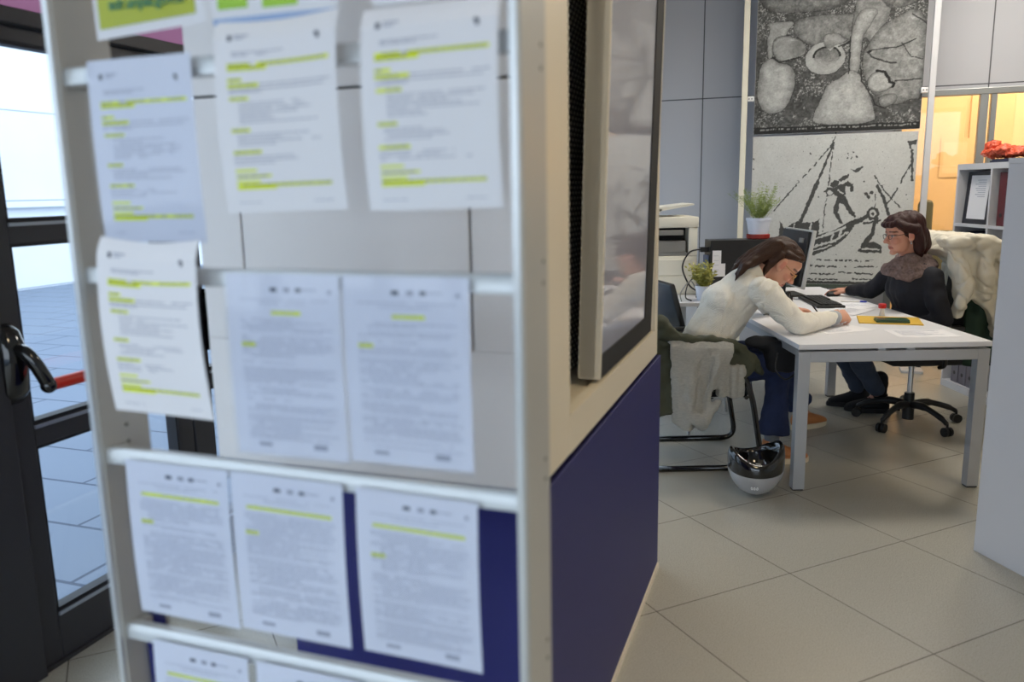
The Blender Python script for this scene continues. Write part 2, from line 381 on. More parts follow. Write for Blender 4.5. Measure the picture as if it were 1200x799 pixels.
# dark entrance: fixed side frame, transom, two leaves
b = B()
b.box(-2.30, -2.20, 1.0, 1.715, 0, 2.05, bev=.004); b.box(-2.30, -2.20, 1.0, 1.10, 2.05, 2.62); b.box(-2.30, -2.20, 1.715, 3.40, 2.003, 2.05, bev=.004); b.box(-2.30, -2.20, 1.10, 3.40, 2.55, 2.62)
b.box(-2.30, -2.20, 3.30, 3.40, 0, 2.55)
b.box(-2.30, -2.215, 1.715, 3.40, 0, .014)
struct('trim_1', b, M['dark'], rz=RZ)
b = B(); b.add([(-2.255, 1.10, 2.05), (-2.255, 3.30, 2.05), (-2.255, 3.30, 2.55), (-2.255, 1.10, 2.55)], [(0, 1, 2, 3)])
struct('trim_2', b, M['mauve'], rz=RZ)
def leaf(name, u0, u1, su0, su1, hinge):
    o = bpy.data.objects.new(name, None); C.objects.link(o); o.rotation_euler = (0, 0, RZ); o['kind'] = 'structure'
    f = B(); X0, X1 = -2.285, -2.225
    f.box(X0, X1, u0, su0, 0.012, 2.0, bev=.004); f.box(X0, X1, su1, u1, .012, 2.0, bev=.004)
    for z0, z1 in ((.012, .175), (.735, .805), (1.365, 1.43), (1.955, 2.0)): f.box(X0, X1, su0, su1, z0, z1, bev=.003)
    obj('door_frame', f, M['dark'], o)
    g = B(); gk = B(); al = B()
    for z0, z1 in ((.175, .735), (.805, 1.365), (1.43, 1.955)):
        g.box(-2.262, -2.254, su0, su1, z0, z1)
        for a in ((su0, su0+.008), (su1-.008, su1)): gk.box(-2.27, -2.228, a[0], a[1], z0, z1)
        gk.box(-2.27, -2.228, su0, su1, z0, z0+.012); gk.box(-2.27, -2.228, su0, su1, z1-.010, z1)
        al.box(-2.224, -2.217, su0, su1, z0-.012, z0-.002)
    obj('window_pane', g, M['glass'], o); obj('door_gasket', gk, M['gasket'], o); obj('door_trim', al, M['alu'], o)
    return o
d1 = leaf('door_1', 1.722, 2.485, 1.797, 2.405, 0)
d2 = leaf('door_2', 2.495, 3.295, 2.60, 3.20, 1)
def pushbar(u0, u1, parent, z=.99):
    e = obj('push_bar', B().cyl((-2.115, u0, z-.045), (-2.115, u1, z-.045), .019), M['red'], parent, smooth='auto')
    for uu, sg in ((u0, -1), (u1, 1)):
        c = B(); uc = uu+sg*.035; Y_ = Vector((0, 1, 0)); X_ = Vector((1, 0, 0))
        c.loft([((-2.222, uc, z-.10), Y_, X_, .03, .012), ((-2.205, uc, z-.06), Y_, X_, .042, .03), ((-2.200, uc, z+.06), Y_, X_, .042, .036), ((-2.21, uc, z+.12), Y_, X_, .034, .022), ((-2.222, uc, z+.145), Y_, X_, .02, .01)], n=20)
        c.tube(smoothpath([(-2.185, uc, z+.065), (-2.15, uc, z+.06), (-2.125, uc-sg*.012, z+.02), (-2.115, uu-sg*.002, z-.045)]), .021, n=12)
        c.ell((-2.115, uu, z-.045), .024)
        obj('door_handle', c, M['blackg'], parent, smooth=True)
pushbar(1.775, 2.36, d1); pushbar(2.66, 3.10, d2)
# outside: paved forecourt and white building wall
pav = gridmat('grey_paving', srgb(104, 117, 136), srgb(58, 70, 90), .9, .45, .010, .75, var=.06, vscale=.8, offset=.5)
struct('ground', B().box(-16, -2.31, -14, 22, -.12, -.02).box(-16, 14, -14, -3.1, -.12, -.02), pav, rz=RZ)
b = B().box(-.3, .3, -16, 16, -.1, 7.5); b.box(.3, .42, -16, 16, 1.35, 1.47)
struct('wall_outside', b, M['extwall'], loc=UW(-12.6, 8), rz=RZ)

# ceiling lamps
def lamp(w, u, warm=False, n=0, label='', size=(.6, .6)):
    t = thing('ceiling_light', UW(w, u, ZC), RZ, label, 'ceiling light')
    a, c = size[0]/2, size[1]/2
    obj('lamp_housing', B().box(-a-.02, a+.02, -c-.02, c+.02, -.05, -.001, bev=.005), M['lampb'], t)
    obj('diffuser', B().box(-a, a, -c, c, -.058, -.051), M[{True: 'lampw', False: 'lamp', 2: 'lampm'}[warm]], t)
lamp(1.6, 6.3, label='square ceiling light above the far end of the desk', size=(.6, .6))
lamp(.4, 5.6, label='square ceiling light above the visitor side of the desk')
lamp(2.4, 3.0, 2, label='square ceiling light above the tall grey cabinet', size=(.6, .6))
lamp(.9, 1.0, 2, label='square ceiling light behind the camera, over the open floor')
lamp(1.7, 8.8, True, label='warm ceiling light in the apricot room behind the glass', size=(1.0, .5))
lamp(3.2, 8.8, True, label='warm ceiling light at the far right of the apricot room', size=(1.0, .5))

# ================================================================ DISPLAY STAND
st = thing('display_stand', UW(-.77, 1.13), RZ, 'tall grey notice stand with four rails of paper notices in front of the kiosk', 'notice stand')
def lw(w): return w+.77
def lu(u): return u-1.13
SH = 2.25
for w, nm in ((-1.182, 'post'), (-.375, 'post')):
    pt = obj(nm, B().box(lw(w), lw(w)+.012, lu(1.075), lu(1.19), 0, SH, bev=.002), M['post'], st)
    obj('edge_strip', B().box(lw(w)-.002, lw(w)+.009, lu(1.068), lu(1.0755), 0, SH), M['postedge'], pt)
    hm = B().cyl((0, 0, 0), (.0016, 0, 0), .0034, n=10).mesh('peg_hole', M['hole'])
    for k in range(28):
        z = .12+k*.0775
        if k % 4 in (0, 1): obj('peg_hole', hm, None, pt, loc=(lw(w)+.0112, lu(1.165 if w > -1 else 1.135), z if k % 4 == 0 else z-.045))
    obj('foot', B().box(lw(w)-.02, lw(w)+.03, lu(.95), lu(1.34), 0, .03, bev=.006), M['post'], pt)
obj('side_panel', B().box(lw(-1.168), lw(-1.155), lu(1.125), lu(1.165), .03, .70), M['blue2'], st, label='navy strip low on the left post')
RAILS = [2.05, 1.712, 1.381, 1.052, .705]
for z in RAILS:
    r = B(); secs = []
    pr = [(1.083, z-.028), (1.083, z-.006), (1.088, z), (1.104, z), (1.109, z-.006), (1.109, z-.028), (1.100, z-.030), (1.092, z-.030)]
    n = len(pr); V = [(lw(-1.172), lu(y), zz) for y, zz in pr]+[(lw(-.372), lu(y), zz) for y, zz in pr]
    r.add(V, [tuple(range(n)), tuple(range(2*n-1, n-1, -1))]+[(k, k+n, (k+1) % n+n, (k+1) % n) for k in range(n)])
    ro = obj('rail', r, M['rail'], st, smooth='auto')
    for w in (-1.162, -.385): obj('rail_bracket', B().box(lw(w)-.01, lw(w)+.01, lu(1.106), lu(1.13), z-.03, z-.002, bev=.002), M['post'], ro)
obj('top_bar', B().box(lw(-1.182), lw(-.363), lu(1.10), lu(1.16), SH-.06, SH-.02, bev=.004), M['post'], st)

# ---------------------------------------------------------------- paper notices
def notice(w0, w1, zt, zb, kind, label, seed, plastic=False, bend=.012, skew=0.0, u=1.074, group='notices hung on the stand', tilt=0.0, skew_r=0.0, topbow=0.0):
    W = w1-w0; Hh = zt-zb; rs = random.Random(seed)
    t = thing('notice_sheet', UW((w0+w1)/2, u, zb), RZ, label, 'notice', group)
    ph = rs.uniform(0, 6)
    def F(s, v, off=0.0):
        x = -W/2+s*W+skew*v
        z = Hh*(1-v)-tilt*(s-.5)*1.0-topbow*math.sin(PI*s)*(1-v)**3
        y = -bend*math.sin(PI*v*.9+.25)-.35*bend*math.sin(2.2*s+ph)*v-.012*tilt*v + .010*max(0, (.10-v)/.10)**1.5*(0 if plastic else 1)
        return (x, y-off, z)
    b = B()
    def rect(s0, s1, v0, v1, mi, off=.0007):
        n = max(1, int((s1-s0)*10)); b.surf(lambda a, c: F(a, c, off), n, 1, mi, s0, s1, v0, v1)
    b.surf(lambda a, c: F(a, c), 14, 20, 0)
    def words(s0, s1, v, h=.006, mi=1, off=.0010):
        s = s0
        while s < s1:
            l = rs.uniform(.02, .07); e = min(s+l, s1)
            if rs.random() < .93: rect(s, e, v, v+h, mi, off)
            s = e+.009
    if kind == 'A':      # logo, title, highlighted headings and bullets
        rect(.115, .15, .075, .105, 3, .001); rect(.17, .29, .074, .082, 1); rect(.17, .25, .09, .097, 1)
        rect(.845, .87, .105, .135, 3, .001); rect(.835, .855, .10, .12, 2+1, .0011)
        words(.15, .58, .165); words(.15, .45, .178)
        rect(.11, .30, .222, .238, 2); rect(.11, .44, .238, .262, 2); rect(.36, .94, .222, .242, 2); words(.12, .92, .228, mi=3); words(.12, .42, .246, mi=3)
        v = .30
        rect(.11, .23, v, v+.018, 2); words(.12, .22, v+.005, mi=3); v += .028
        rect(.11, .37, v, v+.022, 2); words(.12, .35, v+.007, mi=3); words(.38, .95, v+.007); v += .024; words(.12, .9, v+.005); words(.12, .4, v+.018); v += .045
        for blk, nl, ind in ((rs.uniform(.15, .2), 7, .2), (rs.uniform(.15, .18), 4, .17), (.24, 3, .12)):
            rect(.12, .12+blk, v, v+.018, 2); words(.13, .12+blk-.01, v+.005, mi=3); v += .032
            for k in range(nl): words(ind, rs.uniform(.45, .92), v, .005); v += .0165
            v += .016
        rect(.12, .30, v, v+.014, 2); v += .03; rect(.12, .42, v, v+.014, 2); words(.13, .4, v+.004, mi=3); v += .028
        rect(.12, .32, v, v+.014, 2); v += .018
        rect(.12, .9, v, v+.018, 2); words(.12, .9, v+.004, mi=3); rect(.12, .45, v+.018, v+.03, 2)
        words(.12, .32, .945, .004); words(.75, .9, .945, .004)
    elif kind == 'S':    # sleeve sheet: logo row, one highlighted rule, dense print
        for sx in (.40, .52, .62): rect(sx, sx+.055, .07, .095, 1, .001)
        rect(.40, .46, .073, .092, 3, .0012); rect(.63, .67, .074, .09, 3, .0012); rect(.68, .80, .078, .084, 1); rect(.90, .93, .08, .10, 1)
        words(.12, .9, .135, .004); words(.3, .7, .155, .004)
        s0, s1 = (.14, .90) if seed % 3 else (.40, .66)
        rect(s0, s1, .195, .215, 2, .0009); words(s0, s1, .20, .004, mi=1, off=.0012)
        v = .24
        while v < .90:
            L_ = rs.choice([.93, .93, .9, .6, .85]); words(rs.choice([.12, .12, .12, .2]), L_, v, .0042); v += .0155 if rs.random() < .86 else .032
        v = .37 if seed % 2 else .35
        rect(.12, .24, v, v+.02, 2, .0012); words(.13, .23, v+.006, .005, mi=3, off=.0014)
        rect(.2, .32, .93, .95, 1); rect(.7, .82, .92, .95, 1)
    elif kind == 'Y':    # info sheet with olive band
        rect(.04, .93, .76, .95, 4, .0009)
        for k in range(4): words(.1, .85, .1+.12*k, .03, mi=6)
        rect(.1, .5, .60, .66, 7)
    elif kind == 'G':
        rect(.0, 1, 0, 1, 6, .0006); rect(.05, .3, .84, .93, 7, .001); rect(.33, .95, .84, .89, 7, .001); rect(.42, .7, .89, .94, 7, .001); rect(.05, .9, .55, .7, 7, .001)
    elif kind == 'D':
        rect(.08, .92, .1, .9, 6, .0009); rect(.2, .6, .8, .95, 3, .0012)
    mats = [M['paper2' if plastic else 'paper'], M['ink'], M['hl'], M['ink2'], M['olivehl'], M['inkgreen'], M['signblue'], M['limeprint']]
    obj('paper', b, mats, t)
    if kind == 'Y':
        cu = bpy.data.curves.new('t', 'FONT'); cu.body = 'adr.anpal.gov.it'; cu.size = .024; cu.align_x = 'CENTER'; cu.extrude = .0003; cu.offset = .0006
        to = bpy.data.objects.new('t', cu); C.objects.link(to); dg = bpy.context.evaluated_depsgraph_get(); dg.update()
        me = bpy.data.meshes.new_from_object(to.evaluated_get(dg)); bpy.data.objects.remove(to)
        me.transform(Matrix.Translation((0, F(.5, .86)[1]-.003, Hh*(1-.875))) @ Matrix.Rotation(PI/2, 4, 'X')); me.materials.clear(); me.materials.append(M['inkgreen'])
        obj('lettering', me, None, t)
    if plastic:
        pl = B().surf(lambda a, c: F(-.015+1.03*a, -.005+1.02*c, .004+.003*math.sin(3*a+ph)*c), 12, 18)
        obj('plastic_sleeve', pl, M['plastic'], t, smooth=True)
    return t
# top row, partly above the frame
notice(-1.078, -.868, 2.05, 1.752, 'Y', 'info sheet with olive band and web address at the upper left', 3, tilt=-.012, plastic=False, bend=.004)
notice(-.855, -.640, 2.05, 1.752, 'G', 'blue and lime sheet at the top edge, above the second notice of the upper row', 4, bend=.004, u=1.079)
notice(-.585, -.40, 2.05, 1.757, 'D', 'pale blue sheet at the top edge, above the right notice of the upper row', 5, bend=.003, u=1.08)
# upper row
notice(-1.107, -.900, 1.716, 1.425, 'A', 'highlighted notice in a sleeve on the upper rail, nearest the left post', 11, plastic=True, bend=.004)
notice(-1.112, -.909, 1.432, 1.132, 'A', 'loose curled notice at the left post, overlapping the sleeved notice above it', 12, bend=.014, u=1.062, topbow=.008, tilt=.006)
notice(-.843, -.634, 1.757, 1.473, 'A', 'loose highlighted notice second from left on the upper rail, top edge above the rail', 13, bend=.012, u=1.066, topbow=.006, tilt=-.004)
notice(-.594, -.388, 1.752, 1.474, 'A', 'loose highlighted notice at the right end of the upper rail, beside the right post', 14, bend=.013, u=1.066, tilt=-.003)
# second row
notice(-.868, -.660, 1.376, 1.078, 'S', 'sleeved notice on the second rail with glossy streaks and a long yellow line', 21, plastic=True, bend=.004)
notice(-.655, -.446, 1.376, 1.082, 'S', 'sleeved notice on the second rail with a short yellow line, right of the streaked one', 24, plastic=True, bend=.004)
# third row
notice(-1.118, -.898, 1.040, .748, 'S', 'sleeved notice at the left end of the third rail, touching the left post', 31, plastic=True, bend=.004)
notice(-.893, -.676, 1.040, .752, 'S', 'sleeved notice in the middle of the third rail, over the navy panel edge', 32, plastic=True, bend=.004, tilt=.002)
notice(-.651, -.442, 1.037, .752, 'S', 'sleeved notice at the right of the third rail against the navy panel', 35, plastic=True, bend=.006, tilt=.004)
# fourth row (cut by the lower edge)
notice(-1.10, -.890, .692, .395, 'S', 'sleeved notice on the lowest rail, leftmost of those cut by the bottom edge', 41, plastic=True, bend=.004)
notice(-.872, -.662, .692, .395, 'S', 'sleeved notice on the lowest rail, second from the left at the bottom edge', 44, plastic=True, bend=.004)

# ================================================================ KIOSK
# white upper body w -1.33..-.482, u 1.57..2.95 z .89..2.45, opening on the right side for the screen; navy lower body
kt = thing('information_kiosk', UW(-.9, 2.26), RZ, 'large white kiosk on a navy base with a tilted screen in its side opening', 'kiosk')
def kw(w): return w+.9
def ku(u): return u-2.26
KT = 2.45; WS = -.482
b = B()
# side wall with opening u 1.745..2.89, z .985..2.3  (frame members)
th = .03
b.box(kw(WS-th), kw(WS), ku(1.57), ku(1.745), .893, KT, bev=.002)
b.box(kw(WS-th), kw(WS), ku(1.745), ku(2.95), .893, .985)
b.box(kw(WS-th), kw(WS), ku(2.90), ku(2.95), .985, KT); b.box(kw(WS-th), kw(WS), ku(1.745), ku(2.95), 2.32, KT)
b.box(kw(-1.33), kw(-1.30), ku(1.60), ku(2.92), .893, KT)     # left side
b.box(kw(-1.33), kw(WS-th), ku(2.92), ku(2.95), .893, KT)    # back
b.box(kw(-1.33), kw(WS-th), ku(1.6), ku(2.92), KT-.03, KT)
b.box(kw(-1.30), kw(WS-th), ku(1.60), ku(2.92), .893, .925)
obj('upper_body', b, M['kwhite'], kt)
obj('recess_floor', B().box(kw(-.62), kw(WS-th), ku(1.745), ku(2.90), .945, .975), M['kwhite'], kt)
# front cladding of panels with black joints
b = B()
for x0, x1 in ((-1.33, -1.215), (-1.209, -.649), (-.643, WS-.001)):
    for z0, z1 in ((1.163, 1.714), (1.720, KT)):
        x1b = x1
        b.box(kw(x0), kw(x1), ku(1.566), ku(1.58), z0 if z0 > .9 else .865, z1, bev=.0012)
b.box(kw(-1.33), kw(WS-.001), ku(1.566), ku(1.58), .865, 1.1625, bev=.0012)
obj('front_panel', b, M['white'], kt)
obj('joint', B().box(kw(-1.325), kw(WS-.006), ku(1.5795), ku(1.60), .87, KT-.01), M['black'], kt)
# back wall of the recess: black perforated sheet
b = B().box(kw(-.63), kw(-.61), ku(1.75), ku(2.90), .98, 2.32)
obj('recess_back', b, M['black'], kt)
pm = mat('perforated_black_sheet', srgb(14, 14, 14), .45)
nt = pm.node_tree; N = nt.nodes; L = nt.links; p = N['Principled BSDF']; mx = [n for n in N if n.type == 'MIX_RGB'][0]
tc = [n for n in N if n.type == 'TEX_COORD'][0]
mpn = N.new('ShaderNodeMapping'); mpn.inputs['Scale'].default_value = (0, 1/.016, 1/.0145); L.new(tc.outputs['Object'], mpn.inputs[0])
sep = N.new('ShaderNodeSeparateXYZ'); L.new(mpn.outputs[0], sep.inputs[0])
def mth(op, a, bb=None, val=None):
    n = N.new('ShaderNodeMath'); n.operation = op; L.new(a, n.inputs[0])
    if bb is not None: L.new(bb, n.inputs[1])
    elif val is not None: n.inputs[1].default_value = val
    return n.outputs[0]
fy = mth('FRACT', sep.outputs[1]); fz = mth('FRACT', sep.outputs[2])
dy = mth('POWER', mth('SUBTRACT', fy, val=.5), val=2.0); dz = mth('POWER', mth('SUBTRACT', fz, val=.5), val=2.0)
hole = mth('LESS_THAN', mth('ADD', dy, dz), val=.10)
# every so often holes are covered from behind
ky = mth('FLOOR', sep.outputs[1]); kz = mth('FLOOR', sep.outputs[2])
cmb = N.new('ShaderNodeCombineXYZ'); L.new(ky, cmb.inputs[1]); L.new(kz, cmb.inputs[2])
par = mth('MODULO', mth('ABSOLUTE', mth('ADD', ky, kz)), val=2.0); par = mth('LESS_THAN', par, val=.5)
mod = mth('MODULO', mth('ABSOLUTE', kz), val=7.0); blk = mth('GREATER_THAN', mod, val=2.5)
col = mth('MAXIMUM', par, blk)
mask = mth('MULTIPLY', hole, par)
mix = N.new('ShaderNodeMixRGB'); mix.inputs[1].default_value = srgb(12, 12, 12); mix.inputs[2].default_value = srgb(240, 240, 228)  # holes painted bright, in place of light showing through the sheet
L.new(mask, mix.inputs[0]); L.new(mix.outputs[0], mx.inputs[1])
obj('perforated_sheet', B().box(kw(-.61), kw(-.606), ku(1.76), ku(2.89), .985, 2.31), pm, kt)
# screen unit, tilted 1.5 degrees outwards at the top
T = Matrix.Translation((kw(WS-.004), ku(2.06), .985)) @ Matrix.Rotation(math.radians(1.6), 4, 'Y')
sc = B().box(-.062, -.012, 0, .79, .01, 1.24, bev=.004, T=T); sc.box(-.062, -.001, 0, .012, .01, 1.24, bev=.002, T=T); sc.box(-.062, -.001, .812-.022, .812-.012, .01, 1.24, T=T)
cas = obj('screen_casing', sc, M['kwhite'], kt)
bz = B(); bz.box(-.012, -.003, .012, .79, .01, .075, T=T); bz.box(-.012, -.003, .665, .79, .075, 1.24, T=T); bz.box(-.012, -.003, .012, .79, 1.20, 1.24, T=T)
obj('screen_bezel', bz, M['blackm'], cas)
obj('screen', B().box(-.013, -.006, .012, .665, .075, 1.20, T=T), M['screen'], cas)
# navy base
b = B()
b.box(kw(-1.150), kw(-.49), ku(1.585), ku(3.05), .02, .868, bev=.003)
b.box(kw(-.50), kw(-.484), ku(1.575), ku(3.05), .02, .868, bev=.002)
obj('base_side', b, M['blue'], kt)
obj('base_front', B().box(kw(-1.150), kw(-.49), ku(1.575), ku(1.586), .02, .862), M['blue2'], kt)
obj('base_cap', B().box(kw(-1.140), kw(-.50), ku(1.59), ku(3.045), .868, .893), M['blue'], kt)
obj('plinth', B().box(kw(-1.145), kw(-.478), ku(1.58), ku(3.045), 0, .02), M['kwhite'], kt)

# ================================================================ CABINET RIGHT, SHELF
ca = math.atan2(-.97, .24)+PI/2   # local -y runs towards the camera
t = thing('tall_cabinet', (1.889, 3.13, 0), math.radians(14), 'tall plain grey-white cabinet cut by the right edge of the photo', 'cabinet')
obj('carcass', B().box(0, .44, -1.1, 0, .0, 1.56, bev=.002), M['cab'], t)
obj('top_board', B().box(-.002, .445, -1.102, .002, 1.56, 1.58, bev=.002), M['cab'], t)
obj('door', B().box(.4405, .456, -1.09, -.55, .03, 1.55, bev=.003).box(.4405, .456, -.545, -.01, .03, 1.55, bev=.003), M['cab'], t)

SHX, SHY1 = 3.215, 5.93; CW = .42
t = thing('cube_shelf', (SHX, SHY1, 0), 0, 'white cube shelving unit behind the cream coat and beside the apricot glazing', 'shelving unit')
b = B()
for z0, z1 in ((0, .05), (.385, .405), (.785, .805), (1.18, 1.20), (1.575, 1.615)): b.box(0.0, .38, -CW*4, 0, z0, z1)
for k in range(5):
    y = -CW*k; w_ = .02 if k in (0, 4) else .01
    b.box(.0005, .38, y-w_ if k == 0 else y-w_/1, y if k == 0 else (y+w_ if k < 4 else y+.02), .05, 1.575)
obj('carcass', b, M['cab'], t); obj('back_board', B().box(.375, .383, -CW*4, 0, .02, 1.6), M['cab'], t)
# framed document
t = thing('picture_frame', (3.25, 5.93-.03-.17, 1.2), 0, 'black frame holding a printed list, standing in the top shelf cell', 'frame')
T = Matrix.Translation((0, 0, .0)) @ Matrix.Rotation(math.radians(4), 4, 'Y')
obj('frame', B().box(0, .015, -.17, .155, .0, .36, T=T, bev=.002), M['frameb'], t)
pb = B().box(-.002, -.0005, -.12, .105, .035, .335, T=T)
for k in range(9): pb.box(-.003, -.0022, -.085, random.uniform(0, .07), .30-k*.014, .304-k*.014, 1, T=T)
obj('document', pb, [M['paper'], M['ink']], t)
def binder(x, y, z, h, w_, m, lab, grp='files in the white shelving'):
    t = thing('box_file', (x, y, z), 0, lab, 'file', grp)
    obj('cover', B().box(0, .28, -w_/2, w_/2, 0, h, bev=.004), m, t)
    obj('finger_hole', B().cyl((-.001, 0, .07), (.002, 0, .07), .014), M['black'], t)
binder(3.24, 5.41, 1.2, .35, .085, M['binder'], 'maroon box file nearest the framed list in the shelf')
binder(3.24, 5.32, 1.2, .35, .08, M['binder'], 'maroon box file second from the framed list in the shelf')
binder(3.24, 5.23, 1.2, .35, .08, M['binder'], 'maroon box file third from the framed list in the shelf')
binder(3.24, 5.83, .805, .34, .08, M['binder2'], 'dark blue box file standing at the far end, one shelf below the framed list')
binder(3.24, 5.73, .805, .33, .085, M['binder2'], 'dark blue box file second from the far end, one shelf below the framed list')
for k in range(3): binder(3.24, 5.80-.1*k, .05, .32, .09, M['binder3'], ['grey box file on the bottom shelf at its far end', 'grey box file in the middle of the bottom far cell', 'grey box file on the bottom shelf next to the upright'][k])
# orange bag
b = B()
for k in range(46):
    y = random.uniform(-.50, .28); b.ell((random.uniform(.04, .30), y, .012+random.uniform(0, .035)), (random.uniform(.03, .07), random.uniform(.05, .11), random.uniform(.012, .03)))
b.ell((.12, .27, .055), (.05, .05, .07)); b.ell((.16, .18, .04), (.05, .08, .05)); b.ell((.18, -.12, .05), (.06, .12, .05))
def bdis(p): return .016*nz(p, 18, 1)-.018*(1-abs(nz(p, 32, 3))*2.4)**3+.008*nz(p, 60, 5)
bg = voxel(b, M['bag'], .006, 1, bdis)
zmin = min(v.co.z for v in bg.vertices)
o = obj('plastic_bag', bg, None, loc=(3.215, 5.45, 1.64-zmin), smooth=False)
tag(o, 'crumpled orange-red plastic bag lying on top of the white shelving', 'bag')
t = obj('magazine', B().box(0, .3, -.28, 0, 0, .012, bev=.002).box(.02, .3, -.27, .01, .012, .022), M['binder2'], loc=(3.22, 5.55, 1.616)); tag(t, 'dark magazines lying flat beneath the orange bag', 'magazine')

# ================================================================ MURAL BANNERS
def inpoly(x, y, P):
    r = np.zeros(x.shape, bool); n = len(P); j = n-1
    for i in range(n):
        xi, yi = P[i]; xj, yj = P[j]
        c = ((yi > y) != (yj > y)) & (x < (xj-xi)*(y-yi)/(yj-yi+1e-9)+xi); r ^= c; j = i
    return r
def segd(x, y, P):
    d = np.full(x.shape, 1e9)
    for (x0, y0), (x1, y1) in zip(P[:-1], P[1:]):
        dx, dy = x1-x0, y1-y0; t = np.clip(((x-x0)*dx+(y-y0)*dy)/(dx*dx+dy*dy+1e-9), 0, 1)
        d = np.minimum(d, np.hypot(x-x0-t*dx, y-y0-t*dy))
    return d
def vnoise(x, y, s, seed):
    r = np.random.RandomState(seed); G = r.rand(256, 256); X = x/s; Y = y/s
    xi = np.floor(X).astype(int); yi = np.floor(Y).astype(int); fx = X-xi; fy = Y-yi; fx = fx*fx*(3-2*fx); fy = fy*fy*(3-2*fy)
    g = lambda a, b: G[a % 256, b % 256]
    return (g(xi, yi)*(1-fx)+g(xi+1, yi)*fx)*(1-fy)+(g(xi, yi+1)*(1-fx)+g(xi+1, yi+1)*fx)*fy
def fbm(x, y, s, seed): return .5*vnoise(x, y, s, seed)+.3*vnoise(x, y, s/2.3, seed+1)+.2*vnoise(x, y, s/5, seed+2)
def picture(name, w0, w1, z0, z1, nx, ny, fn, parent, thick=.004, u=0.0):
    X = np.linspace(0, 1, nx+1); Y = np.linspace(0, 1, ny+1); gx, gy = np.meshgrid(X, Y)
    val = fn(gx, 1-gy)          # fn(s, t) t down, value 0..1 grey
    V = np.stack([(w0+(w1-w0)*gx).ravel(), np.full(gx.size, u), (z0+(z1-z0)*gy).ravel()], 1)
    idx = np.arange((nx+1)*(ny+1)).reshape(ny+1, nx+1)
    Fq = np.stack([idx[:-1, :-1].ravel(), idx[:-1, 1:].ravel(), idx[1:, 1:].ravel(), idx[1:, :-1].ravel()], 1)
    me = bpy.data.meshes.new(name); me.from_pydata(V.tolist(), [], Fq.tolist())
    a = me.color_attributes.new('Col', 'FLOAT_COLOR', 'POINT')
    g = val.ravel()**2.2; tint = np.array([.985, 1.0, .965]); col = np.concatenate([g[:, None]*tint, np.ones((g.size, 1))], 1)
    a.data.foreach_set('color', col.astype(np.float32).ravel())
    me.materials.append(M['print'])
    return obj(name, me, None, parent)
M['print'] = mat('printed_banner', srgb(128, 128, 128), .75, attr='Col', var=.03, vscale=30)
